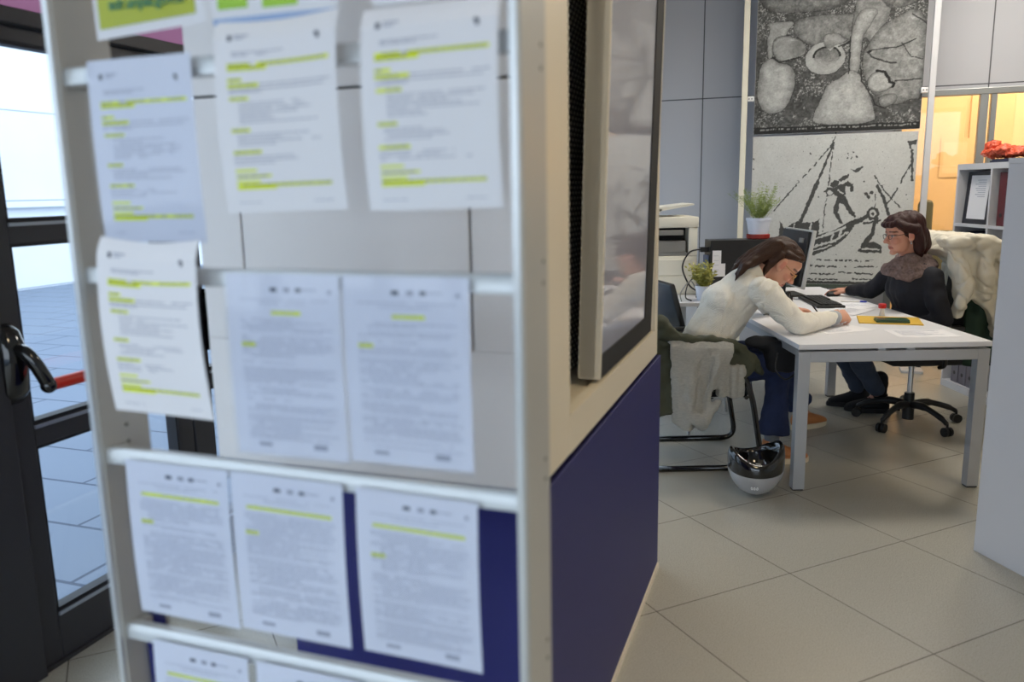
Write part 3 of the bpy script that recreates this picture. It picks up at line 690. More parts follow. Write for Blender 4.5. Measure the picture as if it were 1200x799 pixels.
def relief(s, t):
    # coordinates like the zoomed photograph crop: x 70..1010, y 0..735 (t below .37 is the part above the frame)
    x = 70+s*940; y = -500+t*1235
    x = x+14*(fbm(x, y, 60, 5)-.5); y = y+14*(fbm(x, y, 60, 9)-.5)
    sp = vnoise(x, y, 5, 1); sp2 = vnoise(x, y, 11, 2)
    val = .22+.26*(sp > .66)*(fbm(x, y, 90, 22) > .45)+.14*(sp2-.5)+.12*fbm(x, y, 80, 21)
    def blob(P, base, edge=18, shade=.25, tex=.12):
        nonlocal val
        for _ in range(2): P = [q for i in range(len(P)) for q in ((P[i][0]*.75+P[(i+1) % len(P)][0]*.25, P[i][1]*.75+P[(i+1) % len(P)][1]*.25), (P[i][0]*.25+P[(i+1) % len(P)][0]*.75, P[i][1]*.25+P[(i+1) % len(P)][1]*.75))]
        m = inpoly(x, y, P); d = segd(x, y, P+[P[0]])
        sh = np.clip(d/edge, 0, 1)**.5
        v = base*(1-shade*(1-sh))+tex*(fbm(x, y, 22, 31)-.5)+.08*(sp-.5)
        val = np.where(m, v, val)
        val = np.where((~m) & (d < 4), val*.7, val)
    # upper rock mass and folds
    blob([(110, 0), (300, 0), (250, 60), (230, 120), (180, 110), (165, 240), (140, 240), (130, 120), (150, 40)], .56)
    blob([(300, -20), (640, -20), (610, 60), (610, 170), (480, 210), (380, 170), (330, 130), (270, 70)], .46, 30, .3, .22)
    blob([(660, -500), (840, -500), (820, 60), (720, 200), (680, 110), (640, 330), (600, 350), (608, 100)], .5, 30, .3, .15)
    blob([(790, 60), (1015, -60), (1015, 560), (960, 540), (860, 590), (740, 500), (690, 400), (670, 260), (720, 150)], .5, 40, .35, .22)
    blob([(60, -500), (640, -500), (620, -60), (300, -40), (60, -80)], .42, 40, .3, .25)
    blob([(700, -500), (1030, -500), (1030, -90), (820, 0), (740, -120)], .4, 40, .3, .25)
    blob([(650, -40), (760, -40), (700, 70), (668, 150), (664, 360), (610, 390), (604, 200), (610, 90)], .60, 26, .35, .08)
    # mouth of the upper-left jar
    blob([(165, 110), (230, 90), (300, 110), (345, 150), (360, 215), (330, 240), (250, 262), (190, 250), (165, 180)], .56, 16, .5)
    m = ((x-275)/78)**2+((y-185)/55)**2 < 1; val = np.where(m, .44+.25*((x-275)/78)*-.4+.12*fbm(x, y, 20, 3), val)
    # big vase left
    blob([(140, 238), (95, 285), (82, 420), (90, 520), (130, 595), (200, 605), (260, 560), (298, 450), (300, 340), (270, 285), (205, 268), (175, 240)], .66, 60, .38)
    # ring jar
    d = np.hypot((x-470)/112, (y-255)/104); val = np.where(d < 1, .62-.16*np.abs(d-.8), val)
    val = np.where((d >= 1) & (d < 1.04), .22, val)
    e = np.hypot((x-478)/72, (y-245)/58); val = np.where(e < 1, .36+.22*np.clip((y-200)/100, 0, 1)+.12*(sp-.5), val)
    val = np.where((e < 1.1) & (e > .93) & (y < 250), .1, val)
    val = np.where(inpoly(x, y, [(470, 180), (495, 212), (515, 190), (500, 175)]), .6, val)
    blob([(450, 110), (520, 95), (560, 130), (600, 150), (520, 180), (490, 200), (455, 160)], .52, 14, .3)
    # central vase
    blob([(560, 385), (480, 440), (455, 520), (415, 610), (425, 690), (760, 690), (765, 620), (730, 520), (690, 420), (660, 360), (620, 340)], .66, 70, .32)
    # right small jar mouth
    blob([(735, 370), (790, 355), (830, 400), (860, 450), (830, 480), (770, 495), (715, 470), (705, 410)], .6, 18, .45)
    m = segd(x, y, [(755, 358), (800, 370), (825, 405), (832, 432), (856, 440), (852, 462)]) < 8; val = np.where(m, .08, val)
    blob([(770, 520), (880, 500), (870, 570), (800, 600)], .5, 20, .3)
    # cracks and folds
    for P, wd in (([(720, 225), (860, 215), (960, 170)], 4), ([(700, 235), (722, 265), (790, 300), (860, 312)], 5), ([(168, 232), (210, 265), (262, 250), (320, 240)], 5),
                  ([(670, 330), (680, 420), (740, 520), (760, 570), (820, 600)], 4), ([(880, 190), (940, 280), (1000, 300)], 3), ([(930, 20), (1010, 85)], 4), ([(860, 425), (1000, 420)], 4), ([(540, 190), (606, 160)], 4), ([(604, 130), (606, 370)], 3)):
        val = np.where(segd(x, y, P) < wd, val*.35, val)
    val = np.where(np.hypot(x-712, y-232) < 9, .06, val)
    # caption band
    val = np.where(y > 690, .13, val)
    val = np.where((y > 701) & (y < 711) & (x < 985) & (vnoise(x, y*.2, 7, 8) > .42), .5, val)
    val = val+.16*(fbm(x, y, 34, 77)-.5)*(val > .3)+.07*(vnoise(x, y, 3.5, 78)-.5)
    return np.clip(val*.98, .05, .9)
def ship(s, t):
    x = 50+s*825; y = 40+t*740
    xx, yy = x, y
    x = x+7*(vnoise(xx, yy, 9, 41)-.5); y = y+7*(vnoise(xx, yy, 9, 42)-.5)
    ink = np.zeros(x.shape, bool)
    def line(P, w_, brk=0):
        nonlocal ink
        m = segd(x, y, P) < w_
        if brk: m &= vnoise(xx, yy, brk, 55) > .3
        ink |= m
    def poly(P): nonlocal ink; ink |= inpoly(x, y, P)
    def hole(P):
        nonlocal ink
        ink &= ~inpoly(x, y, P)
    def hline(P, w_):
        nonlocal ink
        ink &= ~(segd(x, y, P) < w_)
    # rigging and masts
    line([(475, 52), (450, 100), (340, 225), (260, 310), (160, 425)], 3.2, 14)
    line([(466, 80), (430, 180), (395, 270)], 5.5); line([(395, 270), (355, 370), (318, 462)], 10)
    line([(466, 90), (458, 180), (452, 270), (438, 420), (432, 515)], 3, 12)
    line([(678, 245), (740, 330), (820, 405)], 3.5, 12); line([(695, 295), (735, 365), (757, 430)], 8)
    line([(850, 150), (852, 190), (815, 260), (795, 310), (770, 350), (745, 385)], 4, 12); line([(852, 130), (856, 210), (862, 270)], 6)
    poly([(828, 85), (872, 78), (868, 100), (845, 100), (850, 125), (838, 120)]); line([(690, 330), (690, 400)], 3, 8)
    # hull
    poly([(290, 590), (400, 555), (470, 520), (560, 470), (650, 432), (665, 445), (600, 478), (560, 540), (500, 590), (400, 635), (300, 655)])
    poly([(205, 545), (210, 460), (232, 500), (300, 462), (335, 470), (390, 470), (415, 452), (412, 530), (470, 515), (360, 570), (290, 585), (230, 560)])
    hline([(300, 610), (400, 592), (500, 560), (560, 520)], 5); hline([(310, 572), (370, 560), (450, 535), (560, 490)], 5); hline([(300, 635), (400, 612), (480, 585)], 3)
    hline([(372, 475), (364, 545)], 5); hline([(284, 480), (276, 540)], 5); hline([(530, 500), (520, 540)], 5); hline([(490, 520), (480, 560)], 4)
    for k in range(9): hline([(318+k*22, 604-k*5), (322+k*22, 600-k*5)], 4)
    # stern scroll
    d = np.hypot(x-682, y-428); ink |= (d < 32) & (d > 18); ink |= d < 8; line([(655, 445), (640, 455), (560, 490)], 7)
    line([(700, 455), (690, 520), (660, 560), (640, 590)], 12); poly([(615, 612), (660, 570), (700, 565), (735, 590), (740, 622), (640, 620)]); hline([(640, 600), (720, 605)], 4); hline([(705, 480), (695, 560)], 4)
    line([(640, 475), (680, 470), (720, 460)], 5)
    # climbing figure
    poly([(462, 275), (485, 258), (505, 268), (500, 290), (478, 300), (460, 292)])
    poly([(500, 262), (520, 245), (552, 233), (545, 255), (515, 272)])
    poly([(425, 320), (450, 295), (480, 300), (520, 280), (545, 268), (575, 282), (580, 320), (565, 320), (560, 292), (535, 292), (540, 335), (520, 350), (495, 345), (480, 325), (462, 330), (450, 342), (442, 320)])
    poly([(500, 345), (540, 340), (560, 380), (600, 438), (596, 450), (565, 430), (535, 385), (512, 375), (508, 420), (530, 465), (538, 478), (518, 474), (485, 425), (482, 405)])
    d = np.hypot((x-460)/16, (y-322)/14); ink |= (d < 1.25) & (d > .85); ink &= ~(d <= .85)
    hline([(500, 312), (528, 330)], 3)
    poly([(556, 208), (575, 215), (600, 205), (622, 195), (615, 210), (600, 222), (580, 226), (565, 216)])
    for (a, b_) in ((540, 135), (568, 132), (585, 150), (540, 158), (560, 155), (642, 330), (655, 345), (668, 325), (403, 342), (627, 272), (352, 128), (55, 150), (58, 200)):
        ink |= np.hypot(x-a, y-b_) < (10 if a > 640 and a < 670 and b_ > 320 else 4.5)
    # sea
    for P in ([(410, 658), (520, 660), (635, 662)], [(660, 660), (700, 660)], [(372, 688), (450, 692), (560, 692)], [(595, 692), (720, 690)], [(525, 718), (640, 726), (700, 728)], [(380, 730), (510, 730)], [(310, 690), (340, 690)], [(600, 752), (690, 756)], [(320, 757), (520, 757)]):
        line(P, 4, 10)
    ink |= (y > 766)
    ink |= (vnoise(xx, yy, 5, 61) > .965)
    sp = vnoise(xx, yy, 4, 62)
    base = .74+.05*(sp-.5)+.05*(fbm(xx, yy, 70, 63)-.5)
    return np.where(ink, .27+.06*(sp-.5), base)
MU = 7.1
t = thing('mural_banner', UW(.21, MU), RZ, 'black-and-white photo banner of clay jars, upper of the two between the poles', 'banner')
picture('printed_sheet', -.61, .615, 1.900, 3.35, 300, 356, relief, t)
obj('banner_backing', B().box(-.612, .617, .001, .012, 1.898, 3.352), M['poleg'], t)
t = thing('mural_banner', UW(.21, MU), RZ, 'pale banner printed with a black sailing ship and climbing figure behind the clerk', 'banner')
picture('printed_sheet', -.61, .608, .69, 1.880, 380, 370, ship, t)
obj('banner_backing', B().box(-.612, .61, .001, .012, .688, 1.882), M['poleg'], t)
obj('lower_clamp_bar', B().box(-.62, .62, -.006, .02, .655, .688, bev=.004), mat('green_grey_bar', srgb(72, 82, 72), .5), t)
for w, m, lab, r in ((-.478, M['ivory'], 'ivory display pole at the left edge of the banners', .022), (.885, M['poleg'], 'pale grey display pole at the right edge of the banners', .022)):
    t = thing('display_pole', UW(w, MU-.03), RZ, lab, 'pole')
    obj('pole', B().box(-r, r, -r, r, .02, 3.42, bev=.004), m, t)
    obj('base_plate', B().box(-.08, .08, -.08, .08, 0, .02, bev=.004), m, t)
    sg = 1 if w < 0 else -1
    for z in (2.18, .75):
        c = obj('clamp', B().box(sg*.024 if sg > 0 else -.072, .072 if sg > 0 else -.024, -.012, .03, z-.02, z+.02, bev=.003), M['lampb'], t)
        for dx in (.036, .058): obj('clamp_screw', B().cyl((sg*dx, -.012, z), (sg*dx, -.015, z), .005), M['hole'], c)
# olive high-backed armchair
t = thing('olive_armchair', (3.36, 6.62, 0), math.radians(-27), 'olive upholstered high-backed chair by the glazing, behind the clerk', 'chair')
obj('backrest', B().box(-.06, .05, -.19, .19, .45, 1.35, bev=.03), M['olive'], t, smooth='auto')
obj('seat', B().box(.0, .52, -.14, .14, .36, .5, bev=.03), M['olive'], t, smooth='auto')
for y in (-.17, .17): obj('armrest', B().box(-.02, .28, y-.03, y+.03, .3, 1.12 if y < 0 else .72, bev=.03), M['olive'], t, smooth='auto')
for x in (.03, .46):
    for y in (-.12, .12): obj('leg', B().cyl((x, y, 0), (x, y, .36), .018), M['dark'], t)

# ================================================================ DESK
DX0, DX1, DY0, DY1, DZ = 1.375, 2.305, 3.815, 6.02, .742
t = thing('office_desk', ((DX0+DX1)/2, (DY0+DY1)/2, 0), 0, 'long pale desk on silver square legs between the two seated women', 'desk')
hx = (DX1-DX0)/2; hy = (DY1-DY0)/2
obj('desk_top', B().box(-hx, hx, -hy, hy, DZ-.026, DZ, bev=.0025), M['desktop'], t)
obj('underframe', B().box(-hx+.03, -hx+.07, -hy+.07, hy-.05, .665, .705).box(hx-.07, hx-.03, -hy+.07, hy-.05, .665, .705), M['silver'], t)
for y in (-hy+.006, 5.62-(DY0+DY1)/2):
    fr = obj('end_frame_rail', B().box(-hx+.062, hx-.062, y, y+.05, .652, .704, bev=.002), M['silver'], t)
    for x in (-hx+.004, hx-.062):
        l = obj('leg', B().box(x, x+.058, y, y+.05, .008, .704, bev=.002), M['silver'], t)
        obj('leg_foot', B().box(x+.004, x+.054, y+.004, y+.046, 0, .008), M['black'], l)
for x in (-.08, .06): obj('spacer', B().box(x, x+.04, -hy+.012, -hy+.05, .704, DZ-.026), M['silver'], t)
# side desk to the left rear
t = thing('side_desk', (.93, 5.62, 0), 0, 'pale side desk carrying the printer, at the left end of the long desk', 'desk')
obj('desk_top', B().box(-.55, .438, -.32, .60, DZ-.026, DZ, bev=.0025), M['desktop'], t)
for x in (-.5, .38):
    for y in (-.28, .54): obj('leg', B().box(x-.025, x+.025, y-.025, y+.025, 0, DZ-.026), M['silver'], t)

# things on the desk
t = thing('computer_tower', (1.62, 5.70, DZ), 0, 'black computer tower lying broadside on the desk beneath the potted plant', 'computer')
obj('case', B().box(-.238, .238, -.09, .09, .016, .385, bev=.004), M['black'], t)
obj('base_strip', B().box(-.236, .236, -.095, .095, 0, .016), M['bezel'], t)
obj('label_sticker', B().box(-.225, -.165, -.0915, -.0902, .135, .315).box(-.165, -.135, -.0915, -.0902, .135, .225), M['paper'], t)
b = B()
for k in range(5): b.box(-.216, -.180, -.0925, -.0916, .15+k*.032, .152+k*.032)
obj('sticker_print', b, M['ink'], t)
obj('plug', B().box(-.29, -.238, -.02, .02, .30, .335, bev=.004).box(-.26, -.238, -.03, .03, .10, .16, bev=.003), M['black'], t)
obj('connector', B().box(-.262, -.239, -.05, .03, .165, .28, bev=.003), mat('grey_blue_plastic', srgb(96, 110, 140), .5), t)
def cable(P, r, m, lab, nm='cable'):
    o = obj(nm, B().tube(smoothpath(P, 8), r, n=8), m, smooth=True); tag(o, lab, 'cable', 'cables behind the tower'); return o
cable([(1.335, 5.70, DZ+.32), (1.25, 5.68, DZ+.30), (1.20, 5.66, DZ+.20), (1.24, 5.62, DZ+.08), (1.30, 5.60, DZ+.03), (1.27, 5.52, DZ+.008)], .006, M['black'], 'thick black cable looping from the top plug of the tower')
cable([(1.355, 5.69, DZ+.13), (1.30, 5.64, DZ+.14), (1.22, 5.55, DZ+.10), (1.18, 5.45, DZ+.02), (1.20, 5.36, DZ+.006)], .0045, M['black'], 'thin black cable drooping from the lower plug of the tower')
cable([(1.355, 5.67, DZ+.12), (1.29, 5.6, DZ+.06), (1.22, 5.5, DZ+.12), (1.14, 5.42, DZ+.05), (1.13, 5.34, DZ+.006)], .0045, M['frameg'], 'grey cable hanging in a curve beside the small yellowish plant')
def pot_plant(name, loc, r, h, label, leafm, feathery, hh, n, saucer=None):
    t = thing(name, loc, 0, label, 'potted plant')
    z0 = 0
    if saucer:
        obj('saucer', B().lathe([(r*.86, 0), (r*.95, .006), (r*.97, .032), (r*.90, .034)]), saucer, t, smooth='auto'); z0 = .008
    pt = obj('pot', B().lathe([(r*.72, z0), (r*.78, z0+.004), (r*.98, h-.02), (r*1.03, h-.018), (r*1.04, h), (r*.96, h), (r*.92, h-.02)]), M['pot'], t, smooth='auto')
    obj('soil', B().lathe([(r*.9, h-.022), (r*.9, h-.012), (.001, h-.008)]), M['soil'], t)
    b = B(); st_ = B(); rs = random.Random(sum(map(ord, name)))
    for k in range(n):
        a = rs.uniform(0, 2*PI); rr = rs.uniform(0, r*.6); le = rs.uniform(.45, 1)*hh; lean = rs.uniform(.05, .75)*(1.0 if feathery else 1.0)
        p0 = Vector((rr*math.cos(a), rr*math.sin(a), h-.01)); d = Vector((math.cos(a)*lean, math.sin(a)*lean, 1)).normalized()
        P = [p0+d*le*f+Vector((math.cos(a), math.sin(a), -.3))*(f*f*le*.22*lean) for f in (0, .25, .5, .75, 1)]
        P = smoothpath(P, 3); st_.tube(P, [.0014*(1-.6*i/len(P)) for i in range(len(P))], n=4)
        for i, p in enumerate(P[2:]):
            for q in range(5 if feathery else 2):
                aa = rs.uniform(0, 2*PI); dv = Vector((math.cos(aa), math.sin(aa), rs.uniform(.1, .9))).normalized()
                l_ = rs.uniform(.012, .026) if feathery else rs.uniform(.018, .034); wd = (.0014 if feathery else .007)
                sd = dv.cross(Vector((rs.uniform(-1, 1), rs.uniform(-1, 1), rs.uniform(-1, 1)))).normalized()*wd
                q0 = p; q1 = p+dv*l_*.55; q2 = p+dv*l_
                b.add([q0, q1+sd, q2, q1-sd], [(0, 1, 2, 3)])
    obj('stems', st_, leafm, t); obj('foliage', b, leafm, t)
    return t
pot_plant('potted_asparagus_fern', (1.735, 5.71, DZ+.385), .082, .145, 'feathery green fern in a white pot standing on the black tower', M['leaf'], True, .25, 70, M['sauc'])
pot_plant('potted_shrub', (1.29, 5.40, DZ), .055, .10, 'small yellow-green leafy plant in a white pot left of the tower', M['leaf2'], False, .17, 46)
# printer
t = thing('printer', (1.05, 5.93, DZ), 0, 'ivory office printer with dark paper slot at the left end of the desks', 'printer')
b = B(); b.box(-.28, .262, -.22, .24, 0, .275, bev=.008); b.box(-.28, .262, .02, .24, .275, .47, bev=.006); b.box(.20, .262, -.22, .02, .275, .47, bev=.004); b.box(-.28, -.2, -.22, .02, .275, .47)
b.box(-.285, .268, -.225, .245, .47, .545, bev=.008)
obj('body', b, M['pipw'], t, smooth='auto')
obj('output_slot', B().box(-.2, .2, -.10, .02, .275, .47), M['blackm'], t)
obj('output_tray', B().box(-.2, .19, -.215, -.1, .276, .30, bev=.004).box(-.02, .18, -.218, -.12, .30, .38, bev=.003), M['pipg'], t)
obj('control_panel', B().box(-.15, .16, -.235, -.19, .42, .455, bev=.004), M['pipg'], t)
b = B().prism([(-.28, .56), (-.02, .545), (.02, .60), (-.28, .60)], -.18, .2); b.prism([(-.12, .60), (.24, .635), (.245, .625), (0, .585)], -.18, .2)
obj('document_feeder', b, M['pipw'], t)
obj('paper_drawer', B().box(-.27, .25, -.228, -.219, .02, .13, bev=.003).box(-.27, .25, -.228, -.219, .14, .25, bev=.003), M['pipw'], t)
obj('drawer_grip', B().box(-.26, -.19, -.232, -.2285, .17, .21), M['frameg'], t)
def sheet(x, y, z, w, h, rot, lab, m=None, nm='paper_sheet', cat='paper', ink=True, grp='loose papers on the desks'):
    b = B().box(-w/2, w/2, -h/2, h/2, 0, .0012)
    if ink:
        for k in range(14): b.box(-w*.38, random.uniform(.0, .38)*w, h*.36-k*h*.05, h*.36-k*h*.05+.002, .0012, .0016, 1)
    o = obj(nm, b, [m or M['paper'], M['ink']], loc=(x, y, z), rz=rot); tag(o, lab, cat, grp); return o
sheet(.86, 5.50, DZ, .21, .30, .3, 'white sheet lying on the side desk, in front of the printer')
sheet(.98, 5.48, DZ+.0022, .21, .30, 1.2, 'white sheet crossing another in front of the printer')
sheet(1.27, 5.38, DZ, .10, .14, .9, 'small slip of paper near the tower cables')
sheet(2.08, 4.05, DZ, .30, .21, -.08, 'blank-looking sheet nearest the near edge of the desk, below the yellow envelope')
sheet(1.80, 4.62, DZ, .21, .297, -1.2, 'form the young woman leans over, beneath her far hand', ink=True)
sheet(1.72, 4.22, DZ, .30, .21, .35, 'sheet beneath the near forearm of the young woman')
sheet(2.12, 5.00, DZ, .21, .297, -1.0, 'white sheet by the blue pen in front of the clerk')
sheet(2.02, 4.82, DZ+.002, .21, .297, -.8, 'white sheet overlapping the one by the blue pen')
o = obj('envelope', B().box(-.17, .15, -.125, .125, 0, .006, bev=.002).box(-.17, -.168, -.12, .12, 0, .008), M['yellow'], loc=(2.105, 4.44, DZ), rz=-.35); tag(o, 'yellow envelope under the green stamp pad at the clerk\'s side', 'envelope')
t = thing('stamp_pad', (2.08, 4.38, DZ+.0062), -.25, 'flat dark green stamp pad lying on the yellow envelope', 'stamp pad')
obj('case', B().box(-.085, .085, -.045, .045, 0, .012, bev=.004), M['grn'], t); obj('lid', B().box(-.083, .083, -.043, .043, .0125, .018, bev=.004), M['grn'], t)
t = thing('hand_stamp', (2.135, 4.62, DZ), .2, 'small stamp with a red cap standing behind the yellow envelope', 'stamp')
obj('body', B().lathe([(.016, 0), (.017, .003), (.012, .03), (.011, .045)], n=16), M['clearp'], t, smooth='auto'); obj('cap', B().lathe([(.011, .045), (.020, .046), (.022, .05), (.022, .068), (.018, .072)], n=16), M['redp'], t, smooth='auto')
t = thing('ballpoint_pen', (2.22, 5.18, DZ+.0055), -.25, 'blue-capped pen lying on the papers by the clerk', 'pen')
obj('barrel', B().cyl((-.09, 0, 0), (.03, 0, 0), .004), M['clearp'], t); obj('cap', B().cyl((.025, 0, 0), (.065, 0, 0), .005), M['pen'], t)
t = thing('keyboard', (1.99, 5.17, DZ), math.radians(85), 'black keyboard on the desk in front of the monitor', 'keyboard')
kb = B().box(-.23, .23, -.085, .085, 0, .018, bev=.006)
obj('body', kb, M['black'], t); b = B()
for r_ in range(5):
    for k in range(18):
        if r_ == 0 and 4 < k < 10: continue
        b.box(-.215+k*.024, -.215+k*.024+.020, -.065+r_*.026, -.065+r_*.026+.021, .018, .026)
obj('keycaps', b, M['key'], t)
t = thing('monitor', (1.93, 5.60, DZ), math.radians(90), 'flat monitor with a pale edge seen from behind, left of the clerk', 'monitor')
# local x -> world y, local y -> world -x ; screen faces world +x = local -y
T = Matrix.Translation((0, 0, .07)) @ Matrix.Rotation(math.radians(9), 4, 'X')
obj('bezel', B().box(-.27, .27, -.014, .010, 0, .39, bev=.004, T=T), M['bezel'], t)
sc = obj('back_shell', B().box(-.255, .255, .010, .032, .012, .378, bev=.005, T=T).box(-.12, .12, .032, .05, .08, .28, bev=.008, T=T), M['black'], t)
obj('vesa_clip', B().box(-.20, -.14, .032, .046, .30, .33, bev=.002, T=T), M['frameg'], sc)
obj('screen', B().box(-.25, .25, -.0155, -.0141, .018, .372, T=T), M['blackg'], t)
obj('stand', B().box(-.04, .04, .035, .06, .0, .22, bev=.004).box(-.12, .12, -.08, .12, 0, .014, bev=.006), M['black'], t)
t = thing('desk_phone', (1.72, 5.22, DZ), math.radians(70), 'black desk phone beside the keyboard, by the young woman\'s face', 'telephone')
obj('base', B().prism([(-.09, 0), (.09, 0), (.09, .035), (-.09, .012)], -.1, .1), M['black'], t)
obj('handset', B().tube(smoothpath([(-.07, -.07, .02), (-.05, -.07, .035), (.05, -.07, .055), (.075, -.07, .05)]), [.018]*3+[.011]*13+[.018]*3, n=10), M['blackg'], t, smooth=True)
t = thing('computer_mouse', (2.20, 5.50, DZ), .3, 'black mouse under the clerk\'s outstretched hand', 'mouse')
ms = B().ell((0, 0, .012), (.055, .032, .022)); obj('shell', voxel(ms, M['black'], .003, 2), None, t)
obj('scroll_wheel', B().cyl((-.03, -.004, .03), (-.03, .004, .03), .006), M['pipg'], t)

# ================================================================ CHAIRS
t = thing('cantilever_chair', (1.0, 4.40, 0), 0, 'black tubular cantilever armchair under the young woman, draped with clothes', 'chair')
for y in (-.265, .265):
    P = [(-.36, y, .016), (.325, y, .016), (.255, y, .42), (.14, y, .665), (-.22, y, .665), (-.30, y, .80)]
    fr = obj('side_frame', B().tube(roundpath(P, .085, 7), .0155, n=12), M['blackg'], t, smooth=True)
    obj('armrest', B().box(-.2, .1, y-.022, y+.022, .672, .692, bev=.008), M['black'], fr, smooth='auto')
obj('cross_bar', B().cyl((-.36, -.265, .014), (-.36, .265, .014), .0135).cyl((.228, -.265, .40), (.228, .265, .40), .011), M['blackg'], t)
obj('seat', B().box(-.25, .25, -.24, .24, .395, .455, bev=.02), M['blackcloth'], t, smooth='auto')
T = Matrix.Translation((-.25, 0, .46)) @ Matrix.Rotation(math.radians(-10), 4, 'Y')
obj('backrest', B().box(-.03, .01, -.235, .235, .02, .37, bev=.014, T=T), M['blackcloth'], t, smooth='auto')
t = thing('visitor_chair', (1.25, 5.02, 0), math.radians(12), 'black shell visitor chair with thin chrome legs, behind the young woman', 'chair')
b = B()
b.surf(lambda s, v: (-.27+.02*math.sin(PI*v)-.10*v+.05*(2*s-1)**2, -.21+.42*s, .52+.44*v-.02*(2*s-1)**2), 10, 8)
b.surf(lambda s, v: (-.28+.02*math.sin(PI*v)-.10*v+.05*(2*s-1)**2, -.21+.42*s, .52+.44*v-.02*(2*s-1)**2), 10, 8)
bk = obj('backrest', B().box(-.02, .02, -.21, .21, 0, .45, bev=.015, T=Matrix.Translation((-.23, 0, .5)) @ Matrix.Rotation(math.radians(-16), 4, 'Y')), M['black'], t, smooth='auto')
obj('seat', B().box(-.24, .22, -.22, .22, .43, .46, bev=.012), M['black'], t, smooth='auto')
for x in (-.2, .2):
    for y in (-.2, .2): obj('leg', B().tube([(x*.8, y*.9, .43), (x*1.15, y*1.05, 0.004)], .009, n=10), M['chrome'], t)
# swivel chair
t = thing('swivel_chair', (2.49, 4.94, 0), 0, 'black five-star swivel chair on castors under the clerk', 'office chair')
obj('column', B().cyl((0, 0, .03), (0, 0, .13), .034).cyl((0, 0, .13), (0, 0, .2), .03), M['black'], t, smooth='auto')
obj('gas_lift', B().cyl((0, 0, .2), (0, 0, .40), .015), M['chrome'], t, smooth='auto')
for k in range(5):
    a = math.radians(180+36+72*k); d = Vector((math.cos(a), math.sin(a), 0))
    lg = obj('leg', B().tube(smoothpath([d*.02+Vector((0, 0, .125)), d*.12+Vector((0, 0, .135)), d*.24+Vector((0, 0, .105)), d*.30+Vector((0, 0, .075))], 5), [.024]*6+[.018]*6+[.014]*4, n=10), M['black'], t, smooth=True)
    c = B(); sd = Vector((-d.y, d.x, 0)); pc = d*.305+Vector((0, 0, .028))
    c.cyl(pc-sd*.024, pc-sd*.006, .028); c.cyl(pc+sd*.006, pc+sd*.024, .028); c.cyl(pc+Vector((0, 0, .0)), pc+Vector((0, 0, .05)), .007)
    obj('castor', c, M['wheel'], lg, smooth='auto')
obj('mechanism', B().box(-.12, .12, -.09, .09, .385, .42, bev=.01), M['black'], t)
obj('seat', B().box(-.25, .24, -.25, .25, .42, .49, bev=.03), M['blackcloth'], t, smooth='auto')
obj('back_support', B().tube(smoothpath([(.1, 0, .40), (.30, 0, .42), (.33, 0, .60), (.32, 0, .8)]), .016), M['black'], t, smooth=True)
T = Matrix.Translation((.28, 0, .52)) @ Matrix.Rotation(math.radians(7), 4, 'Y')
obj('backrest', B().box(-.03, .03, -.23, .23, .03, .60, bev=.025, T=T), M['blackcloth'], t, smooth='auto')
for y in (-.29, .29):
    obj('armrest', B().tube(roundpath([(.05, y*.8, .41), (.05, y, .43), (.05, y, .64)], .04), .013).box(-.12, .14, y-.03, y+.03, .64, .67, bev=.012), M['black'], t, smooth='auto')

# ================================================================ CLOTHES ON CHAIRS
def cloth(fn, nu, nv, th, mat_, vox=.008, sm=3, disp=None):
    V = [Vector(fn(i/nu, j/nv)) for j in range(nv+1) for i in range(nu+1)]
    me = bpy.data.meshes.new('c'); me.from_pydata(V, [], [(j*(nu+1)+i, j*(nu+1)+i+1, (j+1)*(nu+1)+i+1, (j+1)*(nu+1)+i) for j in range(nv) for i in range(nu)])
    o = bpy.data.objects.new('c', me); C.objects.link(o)
    s = o.modifiers.new('s', 'SOLIDIFY'); s.thickness = th; s.offset = 0
    dg = bpy.context.evaluated_depsgraph_get(); dg.update(); m2 = bpy.data.meshes.new_from_object(o.evaluated_get(dg)); bpy.data.objects.remove(o)
    b = B(); b.add([v.co for v in m2.vertices], [tuple(p.vertices) for p in m2.polygons]); return b
def merge(*bs):
    r = B()
    for q in bs: r.add(q.v, q.f)
    return r
# dark olive parka over backrest and near armrest
def pk(s, v):     # over the backrest: v 0 front-inside, 1 hanging behind
    y = 4.12+.60*s; a = v
    if a < .12: x, z = .79-.04*(a/.12), .76+.075*(a/.12)
    else: f = (a-.12)/.88; x, z = .74-.085*math.sin(min(1, f*2)*PI/2)-.02*f, .84-.56*f
    return (x+.02*nz((s*3, v*3, 0), 1.7), y, z+.03*math.sin(7*s)*(a > .12)*(a-.12))
def pk2(s, v):    # over the near armrest and hanging outside
    x = .72+.50*s; top = .71-.05*max(0, (s-.6)/.4)
    ln = .10+.32*(1-s)**.8
    if v < .25: yy = 4.20-.09*(v/.25); z = top+.01*math.sin(PI*v/.25)
    else: f = (v-.25)/.75; yy = 4.108-.02*f+.012*math.sin(9*s+3*f); z = top-ln*f-.05*s*0
    return (x+.05*max(0, v-.25)*(s), yy, z)
b = merge(cloth(pk, 24, 24, .03, None), cloth(pk2, 24, 14, .022, None))
b.chain([(.76, 4.12, .80), (.86, 4.10, .725), (1.0, 4.10, .715), (1.14, 4.11, .69), (1.25, 4.12, .60), (1.30, 4.13, .53)], [.05, .038, .028, .026, .032, .012])
b.chain([(.72, 4.2, .86), (.72, 4.4, .88), (.72, 4.62, .86)], [.04, .045, .04])
o = obj('parka', voxel(b, M['parka'], .009, 3, lambda p: .014*nz(p, 14, 2)+.008*nz(p, 34, 5)), None); tag(o, 'dark olive parka draped over the back and arm of the young woman\'s chair', 'jacket')
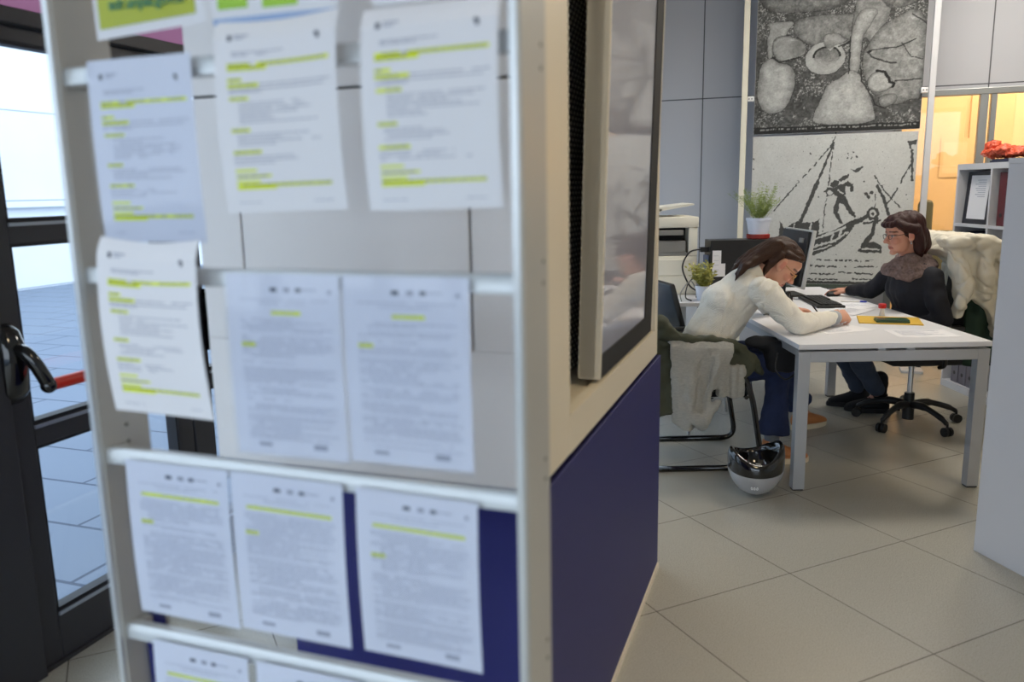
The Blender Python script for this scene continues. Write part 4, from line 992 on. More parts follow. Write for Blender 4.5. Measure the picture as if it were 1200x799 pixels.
# light grey knitted cardigan hanging on the near armrest
def kn(s, v):
    x = .80+.345*s*(1-.32*v)+.03*v; fold = .020*math.sin(s*13+1.5*v)+.010*math.sin(s*29+2*v)
    top = .705-.02*s
    if v < .15: return (x, 4.13-.07*(v/.15), top+.01)
    f = (v-.15)/.85; L_ = .41+.035*math.sin(5*s)
    if s > .72: L_ = .22
    return (x, 4.055-.015*math.sin(PI*f)+fold*min(1, f*2), top-L_*f)
def kn2(s, v):
    x = 1.06+.13*s; fold = .016*math.sin(s*15+2)
    return (x, 4.07+fold+.01*v, .60-.17*v-.03*s+.02*s*s)
b = merge(cloth(kn, 36, 30, .022, None), cloth(kn2, 16, 12, .03, None))
b.chain([(.90, 4.04, .36), (.97, 4.035, .30), (1.05, 4.04, .40)], [.035, .04, .02])
o = obj('knitted_cardigan', voxel(b, M['knit'], .007, 2, lambda p: .007*nz(p, 22, 2)+.003*nz(p, 70, 5)), None); tag(o, 'light grey knitted cardigan hanging from the near armrest over the parka', 'cardigan')
# cream puffer coat on the clerk's chair back
CO_ = [(2.416, 1.171), (2.438, 1.19), (2.53, 1.2), (2.646, 1.204), (2.743, 1.169), (2.82, 1.129), (2.83, 1.065), (2.838, 0.888), (2.838, 0.709), (2.837, 0.588), (2.776, 0.593), (2.758, 0.662), (2.748, 0.711), (2.707, 0.771), (2.656, 0.82), (2.618, 0.842), (2.609, 0.809), (2.59, 0.732), (2.559, 0.702), (2.531, 0.721), (2.54, 0.81), (2.528, 0.906), (2.512, 0.988), (2.488, 1.071), (2.449, 1.124)]
CO_ = [(x+.03, z) for x, z in CO_]
b2 = B().prism(CO_, 4.625, 4.70)
b2.prism([(x, z) for x, z in [(2.52, 1.10), (2.60, 1.19), (2.68, 1.20), (2.77, 1.17), (2.86, 1.11), (2.87, .70), (2.80, .66), (2.78, 1.0), (2.66, 1.08), (2.58, 1.05)]], 4.66, 5.24)
b2.chain([(2.80, 4.615, 1.09), (2.845, 4.60, .98), (2.835, 4.605, .84), (2.845, 4.61, .72), (2.835, 4.63, .63)], [.045, .055, .052, .05, .04])
b2.chain([(2.50, 4.63, 1.15), (2.60, 4.61, 1.165), (2.70, 4.61, 1.15), (2.79, 4.62, 1.12)], [.032, .045, .05, .045])
b2.chain([(2.57, 4.62, 1.05), (2.60, 4.60, .93), (2.585, 4.61, .80)], [.03, .045, .035])
b2.chain([(2.70, 4.61, 1.10), (2.70, 4.60, .98), (2.72, 4.61, .86)], [.045, .05, .035])
def cdis(p):
    q = .55*p.x+.25*p.y+p.z*.9; r = -.7*p.x+p.z*.6
    return .008*nz(p, 9, 2)-.014*(1-abs(math.sin(19*q+2.4*nz(p, 4, 4))))**5-.010*(1-abs(math.sin(16*r+3*nz(p, 5, 7))))**5+.006*nz(p, 30, 6)
o = obj('puffer_coat', voxel(b2, M['coat'], .008, 6, cdis), None); tag(o, 'cream puffer coat thrown over the back of the clerk\'s swivel chair', 'coat')
def gf(s, v): return (2.67+.16*s, 4.70+.02*math.sin(8*s+3*v), .92-.50*v-.05*(1-s)*(1-v))
o = obj('green_scarf', voxel(cloth(gf, 14, 16, .03, None), M['green'], .009, 3, lambda p: .012*nz(p, 16, 2)), None); tag(o, 'dark green cloth hanging below the cream coat', 'scarf')

# helmet, upside down on the floor
t = thing('motorcycle_helmet', (1.185, 3.80, 0), math.radians(-25), 'silver open-face helmet with black lining, upside down on the floor by the desk leg', 'helmet')
def hz(th): return .155-.155*math.cos(th)
b = B(); n = 40; V = []; F = []
rows = [math.radians(a) for a in (4, 12, 22, 34, 46, 58, 70, 82, 92)]
for th in rows:
    for k in range(n): V.append((.135*math.sin(th)*math.cos(2*PI*k/n), .15*math.sin(th)*math.sin(2*PI*k/n), hz(th)))
for j in range(len(rows)-1):
    for k in range(n): k2 = (k+1) % n; F.append((j*n+k, j*n+k2, (j+1)*n+k2, (j+1)*n+k))
F.append(tuple(range(n))); b.add(V, F)
obj('shell', b, M['helm'], t, smooth=True)
def rim(k): a = 2*PI*k/n; return .115+.085*(.5-.5*math.cos(a))**.8+.02*math.cos(2*a)
b = B(); rows2 = []
V = []
prof = [(1.005, 0), (1.02, .25), (1.02, .6), (.98, .9), (.90, 1.0), (.80, .9), (.76, .5), (.72, .1), (.60, -.3), (.3, -.55), (.02, -.6)]
for sc_, f in prof:
    for k in range(n):
        a = 2*PI*k/n; z0 = .142-.014*math.cos(a+PI/2-.3); z1 = .192+.062*(.5+.5*math.cos(2*(a-math.radians(25))))+.010*math.cos(a-math.radians(25))
        V.append((.133*sc_*math.cos(a), .148*sc_*math.sin(a), z0+(z1-z0)*f if f >= 0 else z0+.12*f))
F = [(j*n+k, j*n+(k+1) % n, (j+1)*n+(k+1) % n, (j+1)*n+k) for j in range(len(prof)-1) for k in range(n)]
b.add(V, F); obj('lining', b, M['blackg'], t, smooth=True)
obj('chin_strap', B().tube(smoothpath([(-.07, -.06, .20), (-.03, -.03, .15), (.03, .0, .12), (.06, .05, .15)]), .008, n=8), M['blackm'], t, smooth=True)
obj('strap_buckle', B().box(.0, .025, -.02, .008, .13, .155, bev=.003), M['clearp'], t)
obj('strap_tab', B().box(-.06, -.035, -.06, -.045, .16, .185, bev=.003), M['redp'], t)
# emblem on the shell
e = B()
for k in range(3):
    a0 = -PI/2+math.radians(8); th = math.radians(58)
    for q in range(14):
        an = 2*PI*q/14; aa = a0+(.11*(k-1))+.045*math.cos(an); tt = th+.08*math.sin(an); 
        aa2 = a0+(.11*(k-1))+.045*math.cos(an+.45); tt2 = th+.08*math.sin(an+.45)
        P = lambda A_, T_, r: Vector((.135*r*math.sin(T_)*math.cos(A_), .15*r*math.sin(T_)*math.sin(A_), .150-.150*r*math.cos(T_)))
        e.add([P(aa, tt, 1.004), P(aa2, tt2, 1.004), P(a0+.11*(k-1)+.02*math.cos(an+.45), th+.03*math.sin(an+.45), 1.004), P(a0+.11*(k-1)+.02*math.cos(an), th+.03*math.sin(an), 1.004)], [(0, 1, 2, 3)])
obj('emblem', e, M['paper'], t)

# ================================================================ PEOPLE
def frame(fwd, up):
    f = Vector(fwd).normalized(); u_ = Vector(up); u_ = (u_-f*u_.dot(f)).normalized(); l = u_.cross(f)
    return Matrix((f, l, u_)).transposed()       # columns x=fwd, y=left, z=up
def head(b, c, R, k=1.0):
    c = Vector(c); Pp = lambda x, y, z: c+R @ Vector((x, y, z))*k
    E_ = lambda x, y, z, r: b.ell(Pp(x, y, z), tuple(q*k for q in r), rot=R, nu=24, nv=16)
    E_(-.012, 0, .035, (.096, .075, .086)); E_(.022, 0, -.025, (.066, .062, .085)); E_(.032, 0, -.068, (.045, .046, .038)); E_(.064, 0, -.096, (.020, .022, .017))
    E_(.062, 0, .045, (.032, .052, .038))
    b.cap(Pp(.084, 0, .008), Pp(.108, 0, -.028), .0075*k, .0115*k); E_(.097, .011, -.034, (.010, .008, .008)); E_(.097, -.011, -.034, (.010, .008, .008))
    for s in (-1, 1):
        E_(.076, s*.027, .022, (.013, .022, .008)); E_(.060, s*.037, -.028, (.024, .022, .024)); E_(-.010, s*.084, .0, (.021, .013, .034)); E_(-.002, s*.080, -.024, (.012, .011, .015))
        E_(.071, s*.030, .003, (.013, .014, .010))
    E_(.080, 0, -.061, (.011, .022, .0055)); E_(.078, 0, -.072, (.011, .018, .0065)); E_(.074, 0, -.050, (.014, .022, .012))
def hand(b, wrist, d, back, thumb_side, curls, spread=.0, k=1.0, thumb=(.62, .70, -.25)):
    # d finger direction, back = normal of the back of the hand, thumb_side vector
    X = Vector(d).normalized(); Z = Vector(back); Z = (Z-X*Z.dot(X)).normalized(); Y = Z.cross(X)
    if Y.dot(Vector(thumb_side)) < 0: Y = -Y
    w = Vector(wrist); P = lambda x, y, z: w+(X*x+Y*y+Z*z)*k
    b.loft([(P(-.02, 0, 0), Y, Z, .024*k, .019*k), (P(.0, 0, 0), Y, Z, .026*k, .019*k), (P(.03, 0, 0), Y, Z, .036*k, .016*k), (P(.07, 0, 0), Y, Z, .041*k, .014*k), (P(.088, 0, -.001), Y, Z, .038*k, .010*k)], n=16)
    b.ell(P(.03, .028, -.008), (.026*k, .018*k, .014*k), rot=Matrix((X, Y, Z)).transposed())
    for i, (y, L_, r) in enumerate(((.030, .072, .0088), (.010, .080, .009), (-.011, .074, .0086), (-.031, .058, .0078))):
        p = P(.082, y, 0); a = 0; fy = spread*(1.5-i)
        for j, (fr_, cu) in enumerate(zip((.45, .30, .25), curls[i])):
            a += math.radians(cu); dv = (X*math.cos(a)-Z*math.sin(a)+Y*fy*(1 if j == 0 else .5)).normalized(); q = p+dv*L_*fr_*k
            b.cap(p, q, r*k*(1-.08*j), r*k*(.94-.08*j)); p = q
    t0 = P(.022, .030, -.006); tv = (X*thumb[0]+Y*thumb[1]+Z*thumb[2]).normalized(); t1 = t0+tv*.040*k
    b.cap(t0, t1, .012*k, .0105*k); tv2 = (tv*.6+X*.7-Z*.12).normalized(); t2 = t1+tv2*.030*k; b.cap(t1, t2, .0105*k, .009*k)
def paintbody(me, c, R, skin, lip, brow, k=1.0, closed=False):
    n = len(me.vertices); co = np.empty(n*3); me.vertices.foreach_get('co', co); co = co.reshape(-1, 3)
    q = (co-np.array(c)) @ np.array(R)/k
    col = np.tile(np.array(skin[:3]), (n, 1))
    x, y, z = q.T; ay = np.abs(y)
    def mixc(m, c2, a=1.0):
        col[m] = col[m]*(1-a)+np.array(c2[:3])*a
    hd = (np.abs(x) < .14) & (ay < .1) & (np.abs(z) < .14)
    mixc((np.abs(x+.004) < .012) & (ay > .085) & (ay < .12) & (np.abs(z) < .02), lip, .45)
    mixc(hd & (x > .04) & (((y-np.sign(y)*.04)**2/.022**2+(z+.028)**2/.02**2) < 1), lip, .22)
    mixc(hd & (x > .09) & (ay < .016) & (z < -.015) & (z > -.045), lip, .18)
    mixc(hd & (x > .07) & (ay < .021) & (z < -.056) & (z > -.078), lip, .55)
    mixc(hd & (x > .07) & (ay < .022) & (np.abs(z+.0668) < .0022), srgb(70, 30, 28), .8)
    mixc(hd & (x > .055) & (ay > .012) & (ay < .052) & (np.abs(z-.028+.12*np.abs(ay-.03)) < .0042), brow, .8)
    ex = (ay-.031)
    if closed: mixc(hd & (x > .055) & (np.abs(ex) < .015) & (np.abs(z+.002-3*ex*ex) < .0028), srgb(40, 24, 20), .9)
    else:
        mixc(hd & (x > .055) & ((ex/.013)**2+((z-.002)/.0055)**2 < 1), srgb(225, 215, 210), .9)
        mixc(hd & (x > .055) & ((ex/.0055)**2+((z-.002)/.0055)**2 < 1), srgb(40, 28, 22), 1)
        mixc(hd & (x > .055) & (np.abs(ex) < .015) & (np.abs(z-.0078) < .002), srgb(45, 30, 26), .9)
    a = me.color_attributes.new('Col', 'FLOAT_COLOR', 'POINT'); a.data.foreach_set('color', np.concatenate([col, np.ones((n, 1))], 1).astype(np.float32).ravel())
def torso_loft(b, secs, n=28):   # (center, side, fwd, halfwidth, halfdepth)
    b.loft([(Vector(c), Vector(s_).normalized(), Vector(f_).normalized(), a, d) for c, s_, f_, a, d in secs], n=n)
def glasses(parent, c, R, mat_, k=1.0, rx=.021, rz_=.017, wire=.0012):
    c = Vector(c); P = lambda x, y, z: c+R @ Vector((x, y, z))*k
    b = B(); ln = B()
    for s in (-1, 1):
        ring = [P(.098-.006*abs(math.cos(2*PI*q/20)), s*.031+rx*math.cos(2*PI*q/20), -.002+rz_*math.sin(2*PI*q/20)) for q in range(20)]
        b.tube(ring, wire, n=6, closed=True); ln.add(ring, [tuple(range(20))])
        b.tube([P(.093, s*.052, .004), P(.075, s*.072, .006), P(.0, s*.082, .010), P(-.02, s*.084, .0)], wire, n=6)
    b.tube([P(.098, -.011, .003), P(.102, 0, .007), P(.098, .011, .003)], wire, n=6)
    g = obj('glasses', b, mat_, parent); obj('lenses', ln, M['lens'], g)

# ---- young woman, seated facing +x, bent over the desk
GR = Vector((1.0, 4.40, 0))
t = thing('person', GR, 0, 'person with brown hair in a cream sweater and jeans, bent over the desk writing', 'person')
def L(p): return Vector(p)-GR
hc = L((1.455, 4.385, 1.072)); HR = frame((.74, -.10, -.67), (.67, -.05, .74)); gk_ = 1.05
neck0 = L((1.30, 4.39, 1.02)); neck1 = hc+HR @ Vector((-.035, 0, -.045))
side = Vector((0, 1, 0)); sp = Vector((.42, 0, .86)).normalized(); ff = Vector((.86, 0, -.42)).normalized()
pel = L((1.03, 4.40, .55)); wa = L((1.09, 4.40, .70)); ch = L((1.20, 4.40, .87)); shc = L((1.29, 4.40, .98))
shN, elN, wrN = L((1.315, 4.215, .955)), L((1.475, 4.10, .79)), L((1.745, 4.31, .79))
shF, elF, wrF = L((1.325, 4.575, .965)), L((1.52, 4.76, .80)), L((1.66, 4.72, .775))
hipN, knN, anN = L((1.08, 4.30, .53)), L((1.44, 4.28, .545)), L((1.41, 4.25, .10))
hipF, knF, anF = L((1.08, 4.50, .53)), L((1.50, 4.60, .545)), L((1.79, 4.87, .12))
def girl_torso(b, g):
    torso_loft(b, [(pel+Vector((-.02, 0, -.05)), side, ff, .16+g, .10+g), (pel, side, ff, .17+g, .115+g), (wa, side, ff, .135+g, .095+g), (ch, side, ff, .150+g, .105+g), (shc+Vector((-.01, 0, -.02)), side, ff, .165+g, .09+g), (shc+Vector((.03, 0, .035)), side, ff, .10+g, .06+g)])
def limbs(b, g, arms=True, legs=True):
    if arms:
        for s_, e_, w_ in ((shN, elN, wrN), (shF, elF, wrF)): b.chain([s_, s_.lerp(e_, .5), e_], [.050+g, .045+g, .038+g]); b.chain([e_, e_.lerp(w_, .35), w_], [.038+g, .036+g, .025+g])
    if legs:
        for h_, k_, a_ in ((hipN, knN, anN), (hipF, knF, anF)): b.chain([h_, h_.lerp(k_, .5), k_], [.085+g, .075+g, .056+g]); b.chain([k_, k_.lerp(a_, .35), a_], [.054+g, .052+g, .035+g])
bb = B(); girl_torso(bb, 0); limbs(bb, 0); bb.cap(neck0, neck1, .055, .050); head(bb, hc, HR, gk_)
hand(bb, wrN, (.86, .42, .06), (.40, -.60, .70), (-.2, .75, .6), [(58, 62, 40), (62, 66, 40), (66, 68, 42), (70, 70, 45)], thumb=(.75, .45, -.45))
hand(bb, wrF, (.90, -.42, -.10), (.05, .25, .96), (-.4, -.9, 0), [(30, 35, 22), (38, 42, 25), (42, 46, 28), (46, 50, 30)], thumb=(.7, .6, -.3))
for a_, d in ((anN, Vector((1, .08, 0))), (anF, Vector((.80, .42, .0)))): d.normalize(); bb.chain([a_, a_+d*.08+Vector((0, 0, -.062)), a_+d*.14+Vector((0, 0, -.078))], [.032, .024, .016])
me = voxel(bb, M['skin'], .0042, 2); paintbody(me, hc, HR, srgb(206, 152, 126), srgb(186, 84, 76), srgb(60, 38, 28), k=gk_, closed=True)
obj('body', me, None, t)
# sweater
sw = B(); girl_torso(sw, .030); g = .018
for s_, e_, w_ in ((shN, elN, wrN), (shF, elF, wrF)):
    we = e_.lerp(w_, .84)
    sw.chain([s_, s_.lerp(e_, .55), e_], [.074, .068, .060]); sw.chain([e_, e_.lerp(we, .5), we], [.060, .052, .041])
    sw.ell(s_.lerp(e_, .15), (.085, .075, .085))
sw.ell(pel+Vector((-.02, 0, .03)), (.135, .195, .085)); sw.ell(wa+Vector((.0, 0, 0)), (.14, .18, .10)); sw.ell(ch+Vector((-.03, 0, .0)), (.13, .19, .12))
sw.ell(pel+Vector((.03, -.14, .02)), (.08, .06, .06))
def sdisp(p): return .006*nz(p, 7, 1)+.007*nz((p.x*9+p.z*6, p.y*14, p.z*14-p.x*10), 1.4, 3)-.008*(1-abs(math.sin(26*(p.z*.7-p.x*.8)+5*nz(p, 4, 8))))**4
obj('sweater', voxel(sw, M['sweater'], .008, 4, sdisp), None, t)
# ribbed collar: leans from the back of the neck
cl = B(); ax = (neck1-neck0).normalized(); s1 = side; f1 = ax.cross(s1).normalized()
cl.loft([(neck0+ax*f, s1, f1, a, a*.9) for f, a in ((-.05, .100), (-.015, .088), (.02, .078), (.045, .072), (.049, .066), (.02, .060))], n=40)
obj('collar', cl, M['rib'], t, smooth=True)
for e_, w_ in ((elN, wrN), (elF, wrF)):
    obj('cuff', B().loft([(e_.lerp(w_, f), Vector((0, 0, 1)), (w_-e_).normalized().cross(Vector((0, 0, 1))).normalized(), a, a) for f, a in ((.80, .040), (.84, .042), (.92, .040), (1.0, .036), (1.0, .030))], n=24), M['cuff'], t, smooth=True)
# jeans: fitted thighs, flared hems
jn = B(); torso_loft(jn, [(pel+Vector((-.03, 0, -.07)), side, Vector((1, 0, -.1)), .165, .11), (pel, side, ff, .18, .125), (pel+sp*.08, side, ff, .16, .115)])
for h_, k_, a_ in ((hipN, knN, anN), (hipF, knF, anF)):
    jn.chain([h_, h_.lerp(k_, .5), k_], [.100, .088, .070]); m_ = k_.lerp(a_, .45); e_ = k_.lerp(a_, .86)
    d = (a_-k_).normalized(); fx = Vector((1, 0, 0)); fx = (fx-d*fx.dot(d)).normalized()
    jn.cap(k_, m_, .068, .060); jn.loft([(k_.lerp(a_, .25), fx, d.cross(fx), .060, .058), (m_, fx, d.cross(fx), .064, .058), (k_.lerp(a_, .7), fx, d.cross(fx), .076, .064), (e_, fx, d.cross(fx), .092, .074)], n=24)
obj('jeans', voxel(jn, M['jeans'], .007, 3, lambda p: .007*nz(p, 15, 2)+.004*nz(p, 34, 4)), None, t)
def shoe(par, a_, d, mats, L_=.27, tip=0.0, boot=True):
    d = Vector(d).normalized(); s_ = Vector((0, 0, 1)).cross(d).normalized(); up = d.cross(s_)*-1
    if up.z < 0: up = -up
    base = Vector((a_.x, a_.y, 0))-Vector((GRc.x*0, 0, 0)); base.z = a_.z-.095
    P = lambda x, y, z: base+d*x+s_*y+Vector((0, 0, 1))*z
    u_ = B()
    u_.loft([(P(x, 0, z), s_, Vector((0, 0, 1)), wd, h) for x, z, wd, h in ((-.065, .055, .028, .035), (-.05, .06, .036, .045), (0, .068, .040, .052), (.05, .062, .042, .046), (.10, .050, .046, .034), (.15, .042, .046, .026), (.185, .036, .036, .019), (.20, .034, .020, .010))], n=18)
    if boot: u_.loft([(P(-.012, 0, .07), d, s_, .052, .042), (P(-.01, 0, .115), d, s_, .044, .038), (P(-.01, 0, .13), d, s_, .044, .038)], n=18)
    o = obj('shoe', voxel(u_, mats[0], .005, 3), None, par)
    q = B(); n = 24; pr = []
    for k in range(n):
        a = 2*PI*k/n; x = .065+.145*math.cos(a); y = (.044+.008*math.cos(a))*math.sin(a); pr.append((x, y))
    V = [P(x, y, 0) for x, y in pr]+[P(x*1.01, y*1.05, .014) for x, y in pr]+[P(x, y, .03) for x, y in pr]
    q.add(V, [tuple(range(n))[::-1], tuple(range(2*n, 3*n))]+[(j*n+k, j*n+(k+1) % n, (j+1)*n+(k+1) % n, (j+1)*n+k) for j in range(2) for k in range(n)])
    obj('sole', q, mats[1], o, smooth='auto')
    if boot:
        lc = B()
        for k in range(4): lc.tube([P(.035+.022*k, -.022, .112-.014*k), P(.042+.022*k, 0, .119-.014*k), P(.035+.022*k, .022, .112-.014*k)], .0025, n=6)
        obj('laces', lc, mats[1], o)
    return o
GRc = GR
for a_, d in ((anN, (1, .08, 0)), (anF, (.82, .40, 0))):
    obj('sock', B().cap(a_+Vector((-.005, 0, .09)), a_+Vector((0, 0, 0)), .042, .040), M['sock'], t, smooth=True)
    a2 = a_.copy(); a2.z = .095; shoe(t, a2, d, (M['tan'], M['sole']))
# hair
hb = B(); Hp = lambda x, y, z: hc+HR @ Vector((x, y, z))*gk_
hb.ell(Hp(-.030, 0, .048), (.098, .079, .090), rot=HR, nu=24, nv=16); hb.ell(Hp(.012, 0, .086), (.074, .062, .044), rot=HR)
hb.ell(Hp(-.066, 0, .01), (.062, .080, .080), rot=HR)
for s in (-1, 1):
    hb.chain([Hp(.062, s*.036, .092), Hp(.035, s*.064, .072), Hp(-.02, s*.076, .058)], [.012, .014, .018])
    hb.chain([Hp(-.045, s*.076, .03), Hp(-.052, s*.074, -.02), Hp(-.046, s*.064, -.065), Hp(-.030, s*.056, -.105)], [.022, .022, .018, .006])
for y, e in ((-.03, .0), (.0, .02), (.03, .01), (-.055, -.02)):
    hb.chain([Hp(-.09, y, .05), L((1.31, 4.38+y, 1.12+e*.5)), L((1.245, 4.36+y*1.3, 1.085+e*.4)), L((1.195, 4.35+y*1.5, 1.035+e))], [.044, .032, .022, .005])
hb.chain([L((1.27, 4.31, 1.09)), L((1.215, 4.30, 1.05)), L((1.185, 4.29, .985))], [.016, .012, .003])
obj('hair', voxel(hb, M['hairb'], .005, 3, lambda p: .006*nz((p.x*14, p.y*50, p.z*30), 1, 3)), None, t)
glasses(t, hc, HR, M['gold'], gk_, wire=.0016)
# pen in far hand
tp = thing('writing_pen', (1.765, 4.66, .757), 0, 'dark pen held in the far hand of the person writing', 'pen')
obj('barrel', B().cyl((-.02, 0, .05), (.035, .02, -.012), .004), M['black'], tp)
# handbag on her lap
hbm = B().box(-.06, .10, -.10, .10, -.06, .11, bev=.03); hbm.ell((-.07, -.0, .09), (.09, .09, .035))
t2 = thing('handbag', (1.40, 4.24, .585), 0, 'black bag with a thin handle on the lap of the person in the cream sweater', 'bag')
obj('bag_body', voxel(hbm, M['blackcloth'], .008, 2, lambda p: .008*nz(p, 18, 2)), None, t2)
obj('handle', B().tube(smoothpath([(-.03, -.14, .06), (-.05, -.18, -.02), (.0, -.19, -.07), (.06, -.17, -.03), (.07, -.14, .05)]), .004, n=8), M['black'], t2, smooth=True)

# ---- clerk, seated facing -x
CR = Vector((2.49, 4.94, 0)); GR = CR
t = thing('person', CR, 0, 'person with auburn hair, glasses and tweed scarf in a black cardigan, hand on the mouse', 'person')
hc = L((2.345, 4.87, 1.192)); HR = frame((-1, -.05, -.12), (-.10, 0, 1)); k = 1.02
side = Vector((.12, 1, 0)).normalized(); fw = Vector((-1, .12, 0)).normalized(); up = Vector((0, 0, 1)); ffc = Vector((-1, .12, -.15)).normalized()
pel = L((2.55, 4.93, .56)); wa = L((2.52, 4.93, .70)); ch = L((2.475, 4.93, .86)); shc = L((2.45, 4.93, .985))
neck0 = L((2.42, 4.92, 1.03)); neck1 = hc+HR @ Vector((-.03, 0, -.05))
shN, elN, wrN = L((2.475, 4.76, .940)), L((2.52, 4.67, .70)), L((2.36, 4.80, .655))
shF, elF, wrF = L((2.46, 5.12, .955)), L((2.36, 5.30, .80)), L((2.285, 5.475, .785))
hipN, knN, anN = L((2.52, 4.84, .54)), L((2.10, 4.98, .53)), L((2.42, 5.20, .12))
hipF, knF, anF = L((2.52, 5.03, .54)), L((2.12, 5.22, .53)), L((2.36, 5.36, .10))
def cl_torso(b, g):
    torso_loft(b, [(pel+Vector((0, 0, -.06)), side, fw, .17+g, .12+g), (pel, side, fw, .18+g, .13+g), (wa, side, fw, .155+g, .12+g), (ch, side, ffc, .17+g, .13+g), (shc+Vector((0, 0, -.02)), side, ffc, .175+g, .095+g), (shc+Vector((-.01, 0, .045)), side, ffc, .10+g, .065+g)])
bb = B(); cl_torso(bb, 0); limbs(bb, 0); bb.cap(neck0, neck1, .058, .054); head(bb, hc, HR, k)
hand(bb, wrN, (-.8, .5, -.1), (0, 0, 1), (0, 1, 0), [(20, 25, 15)]*4)
hand(bb, wrF, (-.55, .55, -.05), (.0, -.05, 1), (-.7, -.7, 0), [(14, 24, 14), (14, 26, 16), (16, 28, 16), (18, 28, 18)], spread=.08, thumb=(.7, .65, -.2))
for a_, d in ((anN, Vector((-1, .35, 0))), (anF, Vector((-1, .2, 0)))): d.normalize(); bb.chain([a_, a_+d*.08+Vector((0, 0, -.062)), a_+d*.14+Vector((0, 0, -.078))], [.032, .024, .016])
me = voxel(bb, M['skin'], .0042, 2); paintbody(me, hc, HR, srgb(200, 146, 124), srgb(168, 82, 74), srgb(70, 40, 32), k=k)
obj('body', me, None, t)
cg = B(); cl_torso(cg, .026)
for s_, e_, w_ in ((shN, elN, wrN), (shF, elF, wrF)):
    we = e_.lerp(w_, .90); cg.chain([s_, s_.lerp(e_, .55), e_], [.070, .062, .053]); cg.chain([e_, e_.lerp(we, .5), we], [.053, .046, .036]); cg.ell(s_, (.070, .068, .062)); cg.cap(s_, shc+Vector((0, 0, .02)), .055, .055)
cg.ell(ch+Vector((-.075, -.06, -.01)), (.08, .085, .08)); cg.ell(ch+Vector((-.075, .07, -.01)), (.08, .085, .08)); cg.ell(wa+Vector((-.04, 0, 0)), (.13, .17, .12))
cg.ell(pel+Vector((0, 0, 0)), (.17, .21, .11))
obj('cardigan', voxel(cg, M['navyc'], .008, 4, lambda p: .012*nz(p, 8, 1)+.006*nz(p, 20, 3)), None, t)
jn = B(); torso_loft(jn, [(pel+Vector((0, 0, -.08)), side, fw, .175, .13), (pel, side, fw, .185, .135), (pel+Vector((0, 0, .05)), side, fw, .17, .13)])
for h_, k_, a_ in ((hipN, knN, anN), (hipF, knF, anF)): jn.chain([h_, h_.lerp(k_, .5), k_], [.102, .09, .072]); jn.chain([k_, k_.lerp(a_, .45), k_.lerp(a_, .88)], [.070, .064, .056])
obj('jeans', voxel(jn, M['jeans2'], .007, 3, lambda p: .007*nz(p, 15, 2)+.004*nz(p, 34, 4)), None, t)
for a_, d in ((anN, (-1, .35, 0)), (anF, (-1, .2, 0))):
    a2 = a_.copy(); a2.z = .095; shoe(t, a2, d, (M['blackcloth'], M['blackm']))
    obj('boot_shaft', B().cap(a_+Vector((.0, 0, .11)), a_, .050, .046), M['blackcloth'], t, smooth=True)
    obj('sock', B().cap(a_+Vector((.01, 0, .08)), a_+Vector((0, 0, 0)), .044, .040), M['blackcloth'], t, smooth=True)
# tweed scarf: rolled rings round the neck plus drape over shoulders
sf = B()
for z, r1, r2, th in ((1.040, .080, .080, .030), (1.005, .098, .10, .034), (.975, .122, .125, .032)):
    P = []
    for q in range(25):
        a = 2*PI*q/24; P.append(L((2.425, 4.915, z))+fw*(r1*math.cos(a)+.008)+side*(r2*1.15*math.sin(a))+up*(.018*math.sin(a*2+z*40)-.02*math.cos(a)))
    for i in range(24): sf.cap(P[i], P[i+1], th, th)
obj('scarf', voxel(sf, M['scarf'], .007, 2, lambda p: .010*nz(p, 24, 2)+.006*nz(p, 60, 5)), None, t)
hb = B(); Hp = lambda x, y, z: hc+HR @ Vector((x, y, z))*k
hb.ell(Hp(-.028, 0, .045), (.104, .090, .094), rot=HR, nu=24, nv=16); hb.ell(Hp(.020, 0, .082), (.076, .072, .048), rot=HR); hb.ell(Hp(-.075, 0, -.02), (.062, .088, .095), rot=HR)
hb.chain([Hp(.085, .05, .068), Hp(.094, .0, .066), Hp(.085, -.05, .068)], [.018, .018, .018])
for s in (-1, 1):
    hb.chain([Hp(.055, s*.060, .075), Hp(.03, s*.084, .05), Hp(-.02, s*.092, .03)], [.026, .022, .030])
    hb.chain([Hp(-.038, s*.084, .03), Hp(-.048, s*.084, -.03), Hp(-.052, s*.078, -.085), Hp(-.060, s*.066, -.125)], [.030, .034, .034, .016])
hb.chain([Hp(-.10, 0, .0), Hp(-.105, 0, -.07), Hp(-.10, 0, -.125)], [.05, .055, .03])
obj('hair', voxel(hb, M['hairr'], .005, 3, lambda p: .007*nz((p.x*42, p.y*42, p.z*9), 1, 3)), None, t)
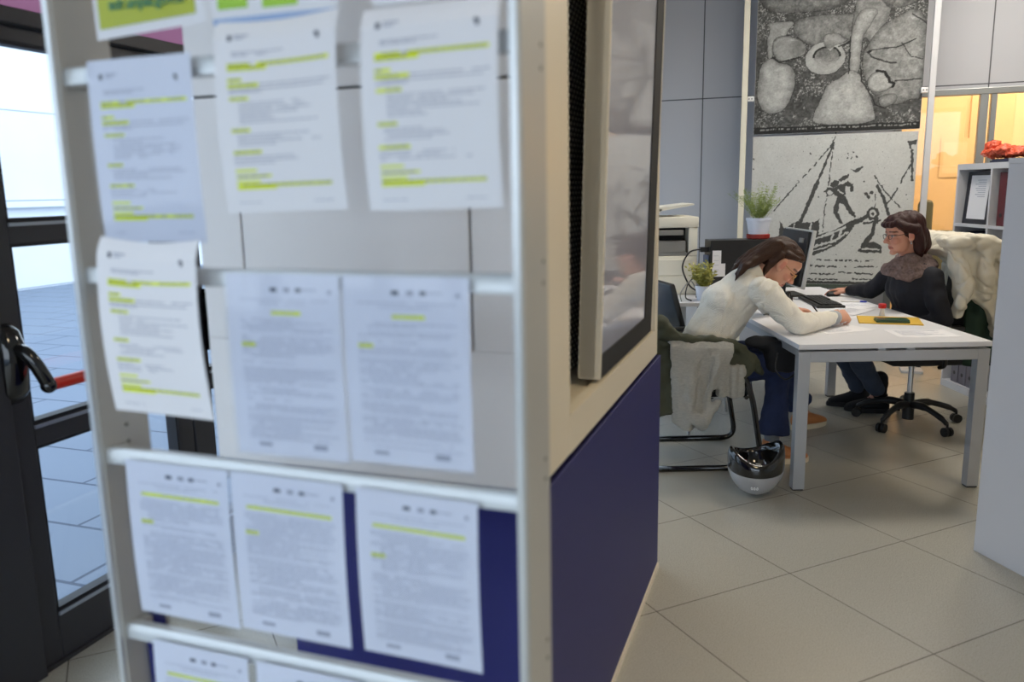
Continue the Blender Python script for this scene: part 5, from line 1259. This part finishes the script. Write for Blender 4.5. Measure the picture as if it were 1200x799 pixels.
glasses(t, hc, HR, M['black'], k, rx=.020, rz_=.013, wire=.0016)
sgn = 1
obj('earring', B().ell(Hp(.0, .088, -.048), .006).ell(Hp(.0, .088, -.036), .004), M['chrome'], t, smooth=True)

# ================================================================ LIGHT, SKY, CAMERA
wd = bpy.data.worlds.new('overcast_sky'); bpy.context.scene.world = wd; wd.use_nodes = True
nt = wd.node_tree; bg = nt.nodes['Background']
tc = nt.nodes.new('ShaderNodeTexCoord'); sx = nt.nodes.new('ShaderNodeSeparateXYZ'); cr = nt.nodes.new('ShaderNodeValToRGB')
nt.links.new(tc.outputs['Generated'], sx.inputs[0]); nt.links.new(sx.outputs[2], cr.inputs[0]); nt.links.new(cr.outputs[0], bg.inputs[0])
cr.color_ramp.elements[0].color = (.80, .89, 1, 1); cr.color_ramp.elements[1].color = (.74, .87, 1, 1); cr.color_ramp.elements[0].position = 0
bg.inputs[1].default_value = 2.0
cd = bpy.data.cameras.new('camera'); co = bpy.data.objects.new('camera', cd); C.objects.link(co)
Tt, Rr = math.radians(10.6), math.radians(-1.065)
f_ = Vector((0, math.cos(Tt), -math.sin(Tt))); u0 = Vector((0, math.sin(Tt), math.cos(Tt))); x0 = Vector((1, 0, 0))
Xc = x0*math.cos(Rr)+u0*math.sin(Rr); Uc = -x0*math.sin(Rr)+u0*math.cos(Rr)
co.matrix_world = Matrix.Translation((0, 0, 1.5)) @ Matrix((Xc, Uc, -f_)).transposed().to_4x4()
cd.sensor_width = 36; cd.lens = 951/1200*36; cd.clip_start = .02
cd.dof.use_dof = True; cd.dof.focus_distance = 4.7; cd.dof.aperture_fstop = 2.2
sc = bpy.context.scene; sc.camera = co
sc.view_settings.view_transform = 'Standard'; sc.view_settings.look = 'None'; sc.view_settings.exposure = .8; sc.view_settings.gamma = 1; sc.view_settings.use_curve_mapping = False
try:
    sc.cycles.use_denoising = True; sc.cycles.max_bounces = 10; sc.cycles.transparent_max_bounces = 16; sc.cycles.sample_clamp_indirect = 6
except Exception: pass
